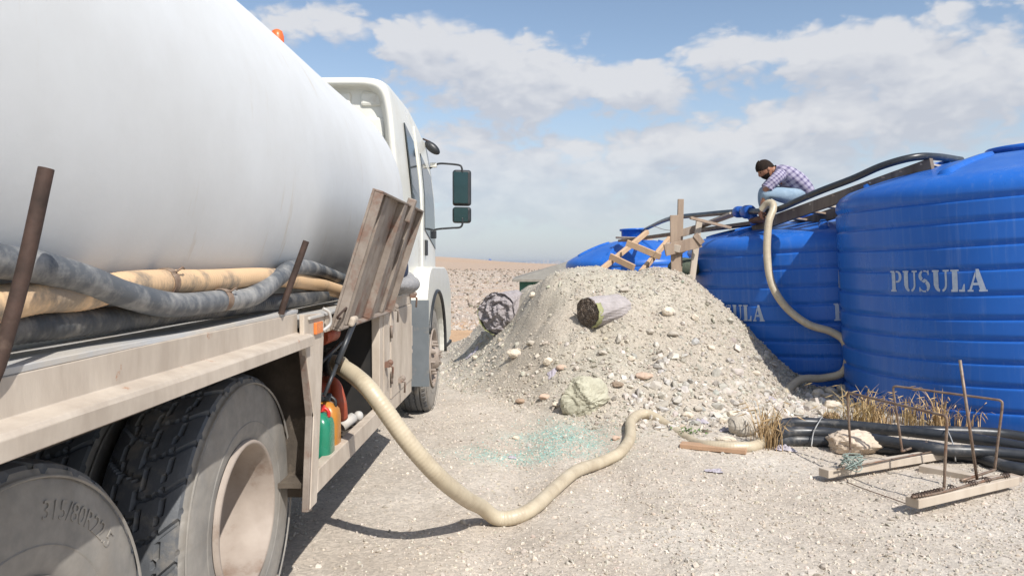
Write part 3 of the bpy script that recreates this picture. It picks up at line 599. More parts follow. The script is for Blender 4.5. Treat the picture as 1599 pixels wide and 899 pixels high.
# raised locker lid: hinged at the header, leaning outward
A0 = at(513, 514, 3.33); A1 = at(600, 489, 4.62); B0 = at(584, 294, 3.34); B1 = at(655, 327, 4.62)
A0.x = A1.x = PX + .004; lw = (A1 - A0); lh = (B0 - A0)
ux = Vector((0, 1, 0)); uz = Vector((B0.x - A0.x, 0, B0.z - A0.z)); LH = uz.length; uz.normalize(); un = ux.cross(uz)   # un faces outwards
if un.x < 0: un = -un
Lm = Matrix((un, ux, uz)).transposed(); LO = Vector((PX + .004, 3.34, A0.z)); LW = 1.28
lid = obj('locker_lid', MB().box(LO + Lm @ Vector((0, LW / 2, LH / 2)), (.012, LW, LH), Lm), lid_steel, **TS, bevel=.002, label='open locker lid raised on a strut, rusty inside face showing')
def lbox(y0, y1, z0, z1, d0, d1): return LO + Lm @ Vector(((d0 + d1) / 2, (y0 + y1) / 2, (z0 + z1) / 2)), (d1 - d0, y1 - y0, z1 - z0), Lm
for nm, args in (('edge_flange', (0, LW, LH - .012, LH, .006, .045)), ('edge_flange', (0, LW, 0, .012, .006, .04)), ('edge_flange', (0, .014, .012, LH - .012, .006, .05)), ('edge_flange', (LW - .014, LW, .012, LH - .012, .006, .045)),
                 ('stiffener', (.16, .27, .013, LH - .013, .006, .03)), ('stiffener', (.60, .70, .013, LH - .013, .006, .045)), ('stiffener', (1.02, 1.09, .013, LH - .013, .006, .026))):
    obj(nm, MB().box(*lbox(*args)), lid_steel, parent=lid, bevel=.004)
obj('lock_slot', MB().box(*lbox(.03, .13, LH * .44, LH * .51, .006, .022)), dark_in, parent=lid)
obj('catch', MB().box(*lbox(.80, .85, LH - .10, LH + .035, .012, .06)), lid_steel, parent=lid, bevel=.006)
obj('strut_bracket', MB().box(*lbox(.17, .25, .01, .06, .03, .06)), beige_steel, parent=lid, bevel=.012)
s0 = LO + Lm @ Vector((.05, .21, .03)); s1 = at(506, 618, 3.34)
mb = MB(); mid_ = s0.lerp(s1, .58); mb.tube([s0, mid_], .014, 12); mb.tube([mid_, s1], .0085, 12); obj('gas_strut', mb, pipe_m, **TS)
mb = MB(); mb.tube(catmull([LO + Lm @ Vector((.04, .0, .10)), LO + Lm @ Vector((.05, -.05, .12)), LO + Lm @ Vector((.03, -.07, .07)), LO + Lm @ Vector((.03, .05, .06))], 5), .005, 8); obj('hook', mb, rust, **TS)
mb = MB(); mb.tube(catmull([(PX + .01, 3.20, 1.27), (PX + .03, 3.22, 1.25), (PX + .03, 3.24, 1.20), (PX + .005, 3.21, 1.17)], 5), .007, 8); obj('hook', mb, deck_steel, **TS)
# pump inside the locker
red = mat('red_pump_paint', (.42, .08, .03), (.30, .06, .03), scale=9, rough=.55, c3=(.2, .15, .1), c3scale=7)
pump = obj('pump', MB().lathe([(.0, -.09), (.10, -.09), (.12, -.06), (.12, .05), (.09, .08), (.05, .10), (.05, .16)], 28, 'x', (-1.22, 3.90, .78)), red, **TS)
obj('pump_motor', MB().lathe([(.0, -.16), (.085, -.16), (.09, -.12), (.09, .12), (.085, .16), (0, .16)], 24, 'y', (-1.22, 3.66, .78)), blackp, parent=pump)
obj('pump_outlet', MB().tube(catmull([(-1.2, 3.95, .80), (-1.08, 3.93, .82), (-1.02, 3.86, .74), (-1.02, 3.90, .64)], 6), .04, 14), red, parent=pump)
obj('coupling', MB().lathe([(.0, -.08), (.06, -.08), (.062, -.02), (.075, -.02), (.075, .02), (.058, .02), (.058, .06)], 22, 'x', (-1.06, 3.86, .945)), blackp, **TS)
obj('air_filter', MB().tube([(-1.05, 3.62, 1.10), (-1.05, 3.86, 1.10)], .045, 16), red, **TS)
obj('control_rod', MB().tube([(-1.02, 3.5, .98), (-1.0, 3.86, 1.05)], .01, 8), blackp, **TS)
mb = MB(); mb.tube([(-1.05, 4.02, .56), (-1.0, 4.10, .60)], .03, 12); mb.ball((-.98, 4.14, .60), .028, 12, 8); obj('valve', mb, deck_steel, **TS)
# --- beyond the locker: steel mudflap, bracket, rolled bundle
flap_m = mat('grey_flap_steel', (.20, .22, .235), (.15, .17, .185), scale=5, rough=.4, metal=.2, c3=(.32, .29, .25), c3scale=5)
obj('mudflap', MB().box((-1.12, 6.58, .745), (.41, .012, .78)), flap_m, **TS, bevel=.003)
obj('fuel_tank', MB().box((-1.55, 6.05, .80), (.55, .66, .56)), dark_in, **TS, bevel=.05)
# --- wheels
TRAD, TWID = .538, .31
def tyre_mesh(pattern, seg=390):
    """tyre lying along x, tread at full radius with grooves cut in; outer face at x=0, body to x=-TWID"""
    cols = []                                                            # (x, r, is_tread, u)
    half = TWID / 2
    sw = [(-.016, .282), (-.004, .31), (.0, .36), (.001, .415), (-.002, .455), (-.010, .492), (-.020, .514)]
    for x, r in sw: cols.append((x, r, 0, 0))
    K = 26; tw0, tw1 = -.026, -TWID + .026
    for i in range(K + 1):
        u = i / K; x = tw0 + (tw1 - tw0) * u; crown = .538 - .012 * (2 * u - 1) ** 4 - .002 * (2 * u - 1) ** 2; cols.append((x, crown, 1, u))
    for x, r in reversed(sw): cols.append((-TWID - x, r, 0, 0))
    mb = MB(); vs = []; nP = len(cols)
    for k in range(seg):
        th = 2 * math.pi * k / seg
        for j, (x, r, tr, u) in enumerate(cols):
            if tr:
                g = 0
                if pattern == 'lug':
                    w = abs(2 * u - 1); side = 1 if u > .5 else -1; ph = th * 26 / (2 * math.pi)
                    zig = u - .5 - .035 * (1 if (ph % 1) < .5 else -1)
                    if abs(zig) < .024: g = 1
                    a = ph + side * .25 + w * .35 + .5 * max(0, w - .6)
                    if a - math.floor(a) < .11: g = 1
                    if abs(w - .56 - .06 * math.sin(th * 26 + side)) < .035: g = 1
                else:
                    for c0 in (.2, .4, .6, .8):
                        if abs(u - c0 - .008 * math.sin(th * 60)) < .022: g = 1
                    if (u < .1 or u > .9) and ((th * 60 / (2 * math.pi)) % 1) < .25: g = .8
                r2 = r - .014 * g
            else:
                r2 = r
                if pattern == 'lug' and j in (6, nP - 7):
                    a = th * 26 / (2 * math.pi) + (-.25 if j == 6 else .25) + .75 + .1; r2 = r - .012 * (1 if (a - math.floor(a)) < .16 else 0)
            vs.append((x, r2 * math.cos(th), r2 * math.sin(th)))
    fs = [(k * nP + j, k * nP + j + 1, ((k + 1) % seg) * nP + j + 1, ((k + 1) % seg) * nP + j) for k in range(seg) for j in range(nP - 1)]
    mb.add(vs, fs, False)
    for q in range(len(mb.f)):
        j = q % (nP - 1); tr = 6 < j + .5 < nP - 7; mb.mi[q] = 0 if tr else 1; mb.sm[q] = not tr
    # bead rings on the side wall
    for r in (.350, .498): mb.lathe([(r - .004, -.003), (r, .003), (r + .004, -.003)], 96, 'x', (.0, 0, 0), mi=1)
    return mb
def ring_text(body, r0, hgt, a0, name):
    cu = bpy.data.curves.new('t', 'FONT'); cu.body = body; cu.size = 1.0; cu.resolution_u = 3; o = bpy.data.objects.new('t', cu); COL.objects.link(o)
    dg = bpy.context.evaluated_depsgraph_get(); me = bpy.data.meshes.new_from_object(o.evaluated_get(dg)); V = [v.co.copy() for v in me.vertices]; P = [tuple(p.vertices) for p in me.polygons]
    bpy.data.objects.remove(o); s_ = hgt / .7; mb = MB(); vs = []
    for v in V:
        th = a0 - (v.x * s_) / r0; r = r0 + v.y * s_ - hgt / 2; vs.append((.0030, -r * math.cos(th) * -1, r * math.sin(th)))
    mb.add(vs, P); n = len(V); mb.add([(0.0005, v[1], v[2]) for v in vs], [])
    E = {}
    for p in P:
        for i in range(len(p)): e = (p[i], p[(i + 1) % len(p)]); E[e] = 1
    mb.add([], [])
    for (a, b) in list(E):
        if (b, a) not in E: mb.f.append((a, b, b + n, a + n)); mb.sm.append(False); mb.mi.append(0)
    return mb
def rim_rear():
    # deep dished dual-wheel rim seen from the kerb side
    prof = [(.306, -.012), (.300, .004), (.290, .007), (.284, .0), (.278, -.03), (.268, -.05), (.262, -.13), (.257, -.19), (.245, -.215), (.22, -.225), (.15, -.225), (.14, -.21), (.12, -.20), (.11, -.17), (.095, -.155), (0.0, -.15)]
    return MB().lathe([(r * .935, h) for r, h in prof], 72, 'x')
def rim_front():
    prof = [(.310, -.004), (.312, .006), (.300, .010), (.290, .0), (.283, -.03), (.262, -.05), (.252, -.10), (.23, -.085), (.20, -.03), (.175, -.006), (.13, -.004), (.12, .012), (.10, .05), (.085, .06), (.0, .062)]
    return MB().lathe([(r * .935, h) for r, h in prof], 72, 'x')
def nuts(par, rr, x, n=10, r=.016, l=.035):
    for k in range(n):
        a = 2 * math.pi * (k + .3) / n; mb = MB(); mb.lathe([(0, l), (r * .7, l), (r, l * .6), (r, 0)], 6, 'x', (x, rr * math.cos(a), rr * math.sin(a)), smooth=False); obj('wheel_nut', mb, rim_m, parent=par, local=True)
lug_tyre = tyre_mesh('lug'); rib_tyre = tyre_mesh('rib', 240)
hubd = mat('hub_dirty', (.30, .25, .21), (.20, .16, .13), scale=9, rough=.8, bump=.4, bscale=30)
def wheel(x, y, kind, text=None, marks=False):
    # wheels are parts of the truck: tyre > rim is one level down from the wheel part
    t = obj('tyre', lug_tyre if kind != 'front' else rib_tyre, [tread_m, sidewall_m], parent=truck, local=True); t.location = (x - XC + (.095 if kind == 'front' else 0), y - 3.5, TRAD - (.012 if kind == 'front' else .022))
    rim = obj('rim', rim_front() if kind == 'front' else rim_rear(), rim_m, parent=t, local=True)
    if kind == 'front':
        for k in range(10):
            a = 2 * math.pi * (k + .3) / 10; obj('wheel_nut', MB().lathe([(0, .045), (.011, .045), (.018, .03), (.018, 0)], 6, 'x', (-.006, .152 * math.cos(a), .152 * math.sin(a)), smooth=False), hubd, parent=t, local=True)
        for k in range(5):
            a = 2 * math.pi * k / 5; obj('hub_bolt', MB().lathe([(0, .08), (.012, .08), (.014, .055)], 6, 'x', (0, .06 * math.cos(a), .06 * math.sin(a)), smooth=False), hubd, parent=t, local=True)
    return t
FY, R1Y, R2Y, WX = 7.29, 2.72, 1.47, -1.065
w_near = wheel(WX, R2Y, 'rear'); w_mid = wheel(WX, R1Y, 'rear'); w_front = wheel(WX, FY, 'front')
w_near['label'] = 'rearmost worn tyre with raised size lettering'; w_mid['label'] = 'second tyre with chunky blocks and mud in its grooves'; w_front['label'] = 'front ribbed tyre under the white fender'
tx = ring_text('315/80R22.5', .425, .043, R_(78), 'text'); obj('size_lettering', tx, sidewall_m, parent=w_near, local=True, doubles=False)
# small chequered mould mark
mb = MB()
for i in range(4):
    for j in range(3):
        if (i + j) % 2 == 0: 
            a = R_(118 + i * 3.2); r = .39 + j * .02; mb.box((.003, r * math.cos(a), r * math.sin(a)), (.004, .019, .019), Matrix.Rotation(a, 3, 'X'))
obj('mould_mark', mb, rubber, parent=w_near, local=True)
for src, x in ((w_near, WX - .345), (w_mid, WX - .345), (w_near, 2 * XC - WX + TWID), (w_mid, 2 * XC - WX + TWID), (w_front, 2 * XC - WX + TWID)):
    c = src.copy(); COL.objects.link(c); c.parent = truck; c.location.x = x - XC; c['label'] = 'inner or far side tyre in shadow under the truck'
    for ch in src.children:
        if ch.name.startswith('rim'): d = ch.copy(); COL.objects.link(d); d.parent = c
for y in (R1Y, R2Y, FY): obj('axle', MB().tube([(XC - .95, y, .53), (XC + .95, y, .53)], .07, 12), well_m, **TS)
# --- cab
cy0, cy1 = 6.06, 8.62
def cab_top(y):
    return float(np.interp(y, [6.0, 6.1, 6.3, 7.2, 7.75, 8.05, 8.3, 8.5, 8.62], [2.95, 3.0, 3.03, 3.03, 2.94, 2.70, 2.30, 1.80, 1.45]))
def cab_hw(y, z):
    w = 1.12 - .10 * max(0, (z - 2.1) / .9) ** 1.3
    w -= .10 * max(0, (y - 8.15) / .47) ** 2
    return w
def cab_ring(y, k, seg=120, inset=0.0):
    zt = cab_top(y) - inset; zb = 1.05 + inset if y > 6.0 else 1.2; n = 15.0; th = 2 * math.pi * k / seg; c, s = math.cos(th), math.sin(th)
    z = (zt + zb) / 2 + (zt - zb) / 2 * math.copysign(abs(s) ** (2 / n), s); x = (cab_hw(y, z) - inset) * math.copysign(abs(c) ** (2 / n), c); return (XC + x, y, z)
mb = MB(); ys = [(6.16, .10), (6.10, .075), (6.05, .05), (6.035, .02), (6.05, .005)] + [(y, 0) for y in np.linspace(6.09, 8.62, 34)] + [(8.66, .04), (8.67, .12)]
seg = 120; vs = [cab_ring(y, k, seg, i) for y, i in ys for k in range(seg)]
mb.add(vs, [(i * seg + k, i * seg + (k + 1) % seg, (i + 1) * seg + (k + 1) % seg, (i + 1) * seg + k) for i in range(len(ys) - 1) for k in range(seg)], True)
mb.add([vs[k] for k in range(seg)], [tuple(range(seg))]); mb.add([vs[-seg + k] for k in range(seg)], [tuple(range(seg))])
cabo = obj('cab_shell', mb, cab_white, **TS)
def rbox(x0, x1, z0, z1, y, d): return MB().box(((x0 + x1) / 2, y, (z0 + z1) / 2), (x1 - x0, d, z1 - z0))
for (x0, x1, z0, z1) in ((-1.42, -1.24, 2.77, 2.89), (-1.78, -1.50, 2.77, 2.89), (-2.3, -1.90, 2.77, 2.89), (-1.40, -1.22, 2.36, 2.68), (-1.80, -1.50, 2.36, 2.68), (-2.4, -1.9, 2.30, 2.68)):
    obj('pressed_panel', rbox(x0, x1, z0, z1, 6.16, .05), cab_white, parent=cabo, bevel=.022)
def side_patch(pts, out, name, m, parent, thick=.012, sub=10):
    """panel on the right side of the cab; pts (y,z) quad: rear-bottom, front-bottom, front-top, rear-top"""
    a, b, c, d = [Vector((p[0], p[1])) for p in pts]; mb = MB(); vs = []
    for lay in (0, 1):
        for i in range(sub + 1):
            for j in range(sub + 1):
                u, v = i / sub, j / sub; p = a.lerp(b, u).lerp(d.lerp(c, u), v); vs.append((XC + cab_hw(p.x, p.y) + out - lay * thick, p.x, p.y))
    n = sub + 1; o1 = n * n
    for i in range(sub):
        for j in range(sub):
            q = (i * n + j, (i + 1) * n + j, (i + 1) * n + j + 1, i * n + j + 1); mb.f.append(q); mb.f.append(tuple(x + o1 for x in reversed(q)))
    for i in range(sub):
        for (p, q) in (((i * n), (i + 1) * n), ((i * n + sub), (i + 1) * n + sub), (i, i + 1), (sub * n + i, sub * n + i + 1)): mb.f.append((p, q, q + o1, p + o1))
    mb.v = [tuple(v) for v in vs]; mb.sm = [False] * len(mb.f); mb.mi = [0] * len(mb.f)
    return obj(name, mb, m, parent=parent, bevel=.003)
sw_ = side_patch([(6.66, 1.95), (7.10, 1.86), (7.02, 2.62), (6.60, 2.72)], .014, 'side_window', glass_m, cabo)
door = side_patch([(7.28, 1.22), (8.36, 1.22), (8.02, 2.74), (7.22, 2.80)], .012, 'cab_door', cab_white, truck, .02, 12)
side_patch([(7.38, 1.80), (8.20, 1.62), (7.98, 2.40), (7.36, 2.56)], .020, 'door_window', glass_m, door)
mb = MB(); mb.box((XC + 1.145, 7.42, 1.62), (.03, .05, .16)); obj('door_handle', mb, blackp, parent=door, bevel=.01)
mb = MB().box((XC + 1.14, 7.55, 1.36), (.02, .05, .13)); obj('badge', mb, blackp, parent=door, bevel=.008)
mb = MB()
k0 = 12
vs = []
for i in range(13):
    y = 7.98 + (8.52 - 7.98) * i / 12
    for j in range(17):
        x = -.93 + 1.86 * j / 16; zt = cab_top(y) - .012 * 0 - .08 * (abs(x) / 1.0) ** 6; vs.append((XC + x, y + .012, zt + .006))
mb.add(vs, [(i * 17 + j, i * 17 + j + 1, (i + 1) * 17 + j + 1, (i + 1) * 17 + j) for i in range(12) for j in range(16)], True); obj('windscreen', mb, glass_m, parent=cabo)
obj('bumper', MB().box((XC, 8.62, .68), (2.42, .22, .50)), cab_white, **TS, bevel=.05)
for sx in (-.85, .85): obj('headlight', MB().box((XC + sx, 8.735, .78), (.36, .02, .18)), mirror_m, **TS, bevel=.01)
# fender with wheel arch
arc = [(FY + .64 * math.cos(R_(a)), .535 + .64 * math.sin(R_(a))) for a in range(-2, 164, 7)]
poly = [(8.55, .50)] + [(8.55, 1.16), (8.35, 1.33), (8.0, 1.42), (6.92, 1.42), (6.76, 1.36), (6.60, 1.13), (6.60, .98)] + [(6.66, .80)]
outer = [(8.52, .50), (8.56, 1.10), (8.35, 1.33), (8.0, 1.42), (6.92, 1.43), (6.76, 1.38), (6.585, 1.12), (6.60, .72)]
poly = outer + [(y, z) for y, z in reversed(arc) if z > .72 or y > 7.3]
mb = MB(); n_ = 0
# strip between arch and outline so every face stays simple
top = [p for p in arc]; m = len(top)
def out_pt(y, z):
    d = Vector((y - FY, z - .535)).normalized(); best = None
    P = outer + [outer[0]]
    for i in range(len(outer) - 1):
        a, b = Vector(P[i]), Vector(P[i + 1]); e = b - a; o_ = a - Vector((FY, .535)); det = d.x * (-e.y) + e.x * d.y
        if abs(det) < 1e-9: continue
        t = (o_.x * (-e.y) + e.x * o_.y) / det; s2 = (d.x * o_.y - d.y * o_.x) / det
        if t > 0 and -.001 <= s2 <= 1.001: best = t if best is None else min(best, t)
    best = best or .7
    return (FY + d.x * best, .535 + d.y * best)
vs = []
for (y, z) in top:
    o_ = out_pt(y, z)
    for (q, x) in (((y, z), -.935), (o_, -.93), (o_, -1.34), ((y, z), -1.34)): vs.append((x, q[0], q[1]))
mb.add(vs, [(i * 4 + j, i * 4 + (j + 1) % 4, (i + 1) * 4 + (j + 1) % 4, (i + 1) * 4 + j) for i in range(m - 1) for j in range(4)] + [(0, 1, 2, 3), tuple((m - 1) * 4 + j for j in range(4))])
fen = obj('fender', mb, cab_white, **TS, bevel=.012)
mb = MB(); a_ = [(FY + .655 * math.cos(R_(a)), .535 + .655 * math.sin(R_(a))) for a in range(-2, 158, 6)]; mb.tube([(-.928, y, z) for y, z in a_], .018, 8); obj('arch_trim', mb, blackp, parent=fen)
obj('fender', MB().box((2 * XC + 1.12, 7.6, 1.2), (.3, 1.9, .4)), cab_white, **TS, bevel=.05, label='left hand fender on the far side')
obj('step', MB().box((-1.0, 8.32, .56), (.16, .42, .04)), blackp, **TS, bevel=.008)
# beacon on its stalk
bc = at(433, 60, 6.9)
obj('beacon_stalk', MB().tube([(bc.x, 6.9, 2.98), (bc.x, 6.9, bc.z - .05)], .02, 10), blackp, **TS)
obj('beacon', MB().lathe([(.062, -.09), (.062, -.05), (.06, .03), (.045, .075), (.02, .09), (0, .092)], 24, 'z', (bc.x, 6.9, bc.z - .01)), mat('orange_beacon', (.80, .16, .04), (.72, .12, .03), scale=4, rough=.35), **TS)
# mirrors
def px8(px, py, Y=8.0): return at(px, py, Y)
ma = obj('mirror_arm', MB().tube(catmull([px8(671, 263), px8(684, 256), px8(700, 256), px8(717, 258), px8(721, 262), px8(722, 270)], 6), .011, 10), blackp, **TS)
obj('arm_bracket', MB().box(px8(677, 258), (.07, .06, .05)), cab_white, parent=ma, bevel=.01)
mb2 = obj('mirror_arm', MB().tube(catmull([px8(674, 362), px8(682, 358), px8(705, 356), px8(718, 355), px8(722, 350), px8(722, 340)], 6), .011, 10), blackp, **TS)
obj('arm_bracket', MB().box(px8(677, 366), (.06, .06, .09)), blackp, parent=mb2, bevel=.01)
def mirror(x0, y0, x1, y1, name):
    a = px8(x0, y0); b = px8(x1, y1); c = (a + b) / 2; w = b.x - a.x; h = a.z - b.z
    rz = Matrix.Rotation(R_(14), 3, 'Z'); o = obj(name, MB().box(c + Vector((0, .05, 0)), (w, .10, h), rz), blackp, parent=ma, bevel=.03)
    o.modifiers['bevel'].segments = 4
    obj('mirror_glass', MB().box(c + rz @ Vector((-.008, -.006, 0)), (w * .78, .010, h * .88), rz), mirror_m, parent=ma, bevel=.004)
mirror(706, 265, 735, 321, 'mirror_housing'); mirror(706, 323, 735, 348, 'small_mirror_housing')
mb = MB().ball(px8(675, 231, 7.9), (.10, .05, .05), 16, 10, rot=Matrix.Rotation(R_(40), 3, 'Y')); kb = obj('kerb_mirror', mb, blackp, **TS)
obj('kerb_mirror_arm', MB().tube([px8(660, 217, 7.9), px8(672, 222, 7.9)], .010, 8), rust, **TS)
# left side stand-in for the far mirror
obj('mirror_housing', MB().box((2 * XC + .75, 8.05, 2.15), (.2, .1, .4)), blackp, **TS, bevel=.03)

# ---- things carried by the truck
def hose(name, pts, r, m, label, cat='hose', seg=18, k=10, rib=0.0, pitch=.012, caps=True, wob=0.0, sub_name=None):
    P = catmull(pts, k)
    # resample evenly so ribs stay even
    if rib:
        step = pitch / 4; out = [P[0]]; acc = 0
        for a, b in zip(P[:-1], P[1:]):
            d = (b - a).length; t = step - acc
            while t <= d: out.append(a.lerp(b, t / d)); t += step
            acc = d - (t - step)
        P = out
    n = len(P); rs = [r * (1 + wob * math.sin(i * .37) * math.sin(i * .11)) + (rib * (1, .3, -1, .3)[i % 4] if rib else 0) for i in range(n)]
    mb = MB(); mb.tube(P, rs, seg, caps=caps)
    return obj(name, mb, m, label=label, cat=cat, doubles=False)
hose('hose', [atx(-60, 485, -1.015), atx(0, 474, -1.015), atx(60, 463, -1.015), atx(130, 460, -1.015), atx(210, 444, -1.015), atx(330, 438, -1.015), atx(420, 433, -1.015), atx(480, 441, -1.015), atx(530, 455, -1.015)], .036, yellow_hose,
     'orange beige suction hose, muddy at its rear end, lying against the white vessel', rib=.0005, pitch=.016)
hose('hose', [atx(-60, 395, -1.00), atx(0, 408, -.995), atx(60, 417, -.99), atx(130, 436, -.985), atx(200, 461, -.98), atx(270, 476, -.975), atx(340, 470, -.975), atx(392, 463, -.98), atx(430, 437, -.985), atx(455, 419, -1.0), atx(485, 419, -1.0), atx(520, 431, -1.03), atx(560, 447, -1.06)], .034, grey_hose,
     'dusty grey rubber hose sagging over the others between the rack posts', wob=.03)
hose('hose', [atx(-60, 529, -1.04), atx(0, 516, -1.04), atx(200, 496, -1.035), atx(350, 480, -1.03), atx(440, 470, -1.02), atx(505, 462, -1.01)], .032, black_hose,
     'straight black hose lying lowest on the grey deck plate', rib=.001, pitch=.02)
def wraps(name, P, r, n, label, parent=None, m=rust):
    mb = MB()
    for i in range(n):
        c, ax = P[i % len(P)]; ax = Vector(ax).normalized(); x = ax.orthogonal().normalized(); y = ax.cross(x)
        pts = [c + (x * math.cos(2 * math.pi * k / 20) + y * math.sin(2 * math.pi * k / 20)) * r + ax * (.012 * (i - n / 2) / 1.5 + .006 * k / 20) for k in range(21)]; mb.tube(pts, .0028, 6)
    mb.tube([c + x * r, c + x * (r + .02) + ax * .02, c + x * (r + .012) + ax * .04], .003, 6)
    return obj(name, mb, m, label=label, cat='wire')
wraps('tie_wire', [(atx(346, 468, -.975), (0, 1, -.05))], .034, 5, 'twisted wire clamp round the grey hose above the rail', m=rebar_m)
wraps('tie_wire', [(atx(258, 441, -1.015), (0, 1, .05))], .0385, 4, 'wire wrapped round the orange beige hose', m=rebar_m)
# jugs in the locker
def jug(name, c, w, d, h, m, capm, label):
    t = thing(name, c, label, 'jug'); mb = MB(); prof = [(.96, 0), (1, .02), (1, .62), (.93, .74), (.62, .86), (.36, .90), (.32, .93)]
    vs = []; seg = 32
    for s_, z in prof:
        for k in range(seg):
            a = 2 * math.pi * k / seg; cc, ss = math.cos(a), math.sin(a); vs.append((w / 2 * s_ * math.copysign(abs(cc) ** .5, cc), d / 2 * s_ * math.copysign(abs(ss) ** .5, ss), z * h))
    n = len(prof); mb.add(vs, [(i * seg + k, i * seg + (k + 1) % seg, (i + 1) * seg + (k + 1) % seg, (i + 1) * seg + k) for i in range(n - 1) for k in range(seg)] + [tuple(range(seg)), tuple((n - 1) * seg + k for k in range(seg))], True)
    obj('body', mb, m, parent=t, local=True)
    obj('cap', MB().lathe([(0, h * 1.03), (w * .2, h * 1.03), (w * .22, h * 1.0), (w * .22, h * .92)], 20, 'z', (w * .05, 0, 0)), capm, parent=t, local=True)
    obj('handle', MB().tube(catmull([(-w * .42, 0, h * .74), (-w * .38, 0, h * .94), (0, 0, h * 1.02), (w * .34, 0, h * .93), (w * .38, 0, h * .80)], 5), .009, 8), capm if 'green' in label else m, parent=t, local=True)
    return t
redc = mat('red_cap_plastic', (.55, .03, .02), (.45, .02, .02), scale=9, rough=.4)
j1 = jug('coolant_jug', (-1.01, 3.43, .542), .15, .14, .25, mat('green_liquid_plastic', (.015, .17, .09), (.02, .23, .14), scale=4, rough=.25), redc, 'green jug with a red cap and handle standing on the locker sill'); 
j2 = jug('oil_jug', (-1.03, 3.61, .542), .16, .13, .27, mat('amber_plastic', (.50, .21, .03), (.42, .17, .03), scale=4, rough=.35), blackp, 'amber oil jug behind the green one in the open locker')
obj('jug_sticker', MB().box((.062, .03, .13), (.004, .05, .12)), mat('sticker', (.35, .40, .52), (.5, .5, .55), scale=30), parent=j2, local=True)
# bundle behind the lid
b0 = at(633, 437, 5.1)
mb = MB(); mb.ball(b0 + Vector((.0, .0, -.03)), (.10, .20, .07), 18, 10); mb.ball(b0 + Vector((-.03, .12, .0)), (.08, .14, .06), 18, 10)
bt = obj('cloth_bundle', mb, mat('grey_canvas', (.34, .33, .32), (.22, .22, .23), scale=12, rough=.9, bump=.8, bscale=14, bdist=.03), label='grey canvas bundle lying on the locker top behind the lid', cat='bundle')
mb = MB(); mb.ball(at(626, 418, 5.0), (.05, .11, .085), 14, 10, rot=Matrix.Rotation(R_(-25), 3, 'X')); obj('cloth_bundle', mb, mat('navy_cloth', (.02, .035, .07), (.04, .05, .09), scale=12, rough=.9, bump=.6, bscale=20), label='dark navy cloth stuffed behind the raised lid', cat='bundle')

# main pale hose, from the pump to the man on the tanks
gp = lambda px, py, dz=.045: (lambda p: Vector((p.x, p.y, hz_(p.x, p.y) + dz)))(atz(px, py, .045) if py > 655 else hit(px, py + 6))
mp = [Vector((-1.08, 3.86, .945)), Vector((-1.0, 3.80, .945)), at(536, 574, 3.70), at(556, 588, 3.58), at(582, 614, 3.48), at(629, 679, 3.48), at(660, 717, 3.52), at(692, 750, 3.63), at(729, 779, 3.88), at(752, 791, 4.1)]
mp += [gp(776, 796), gp(806, 794), gp(835, 784), gp(868, 757), gp(900, 732), gp(938, 712), gp(968, 702), gp(984, 684), gp(985, 667), gp(998, 657), gp(1017, 656, .03)]
mp += [gp(1050, 666, -.03), gp(1085, 685, -.01), gp(1110, 694, .02), gp(1150, 698, .03), gp(1185, 693, .03), gp(1208, 668, .05)]
g2 = lambda px, py, Y: at(px, py, Y)
mp += [g2(1219, 636, 7.75), g2(1229, 610, 8.05), g2(1252, 592, 8.25), g2(1285, 590, 8.3), g2(1315, 582, 8.25), g2(1324, 560, 8.2), g2(1318, 532, 8.25), g2(1296, 517, 8.32), g2(1262, 506, 8.4), g2(1228, 480, 8.5), g2(1206, 445, 8.58), g2(1198, 400, 8.66), g2(1200, 350, 8.72), g2(1207, 328, 8.78), g2(1206, 318, 8.84), g2(1198, 318, 8.9), g2(1189, 328, 8.95)]
hose('suction_hose', mp, .043, pale_hose, 'long ribbed cream hose curving from the truck over the ground and up to the man', rib=.0006, pitch=.020, k=10, seg=20)
# ================================================================== BLUE TANKS
RT = 1.8
RINGS = [2.12, 1.93, 1.72, 1.51, 1.29, 1.08, .90, .70, .50, .28]
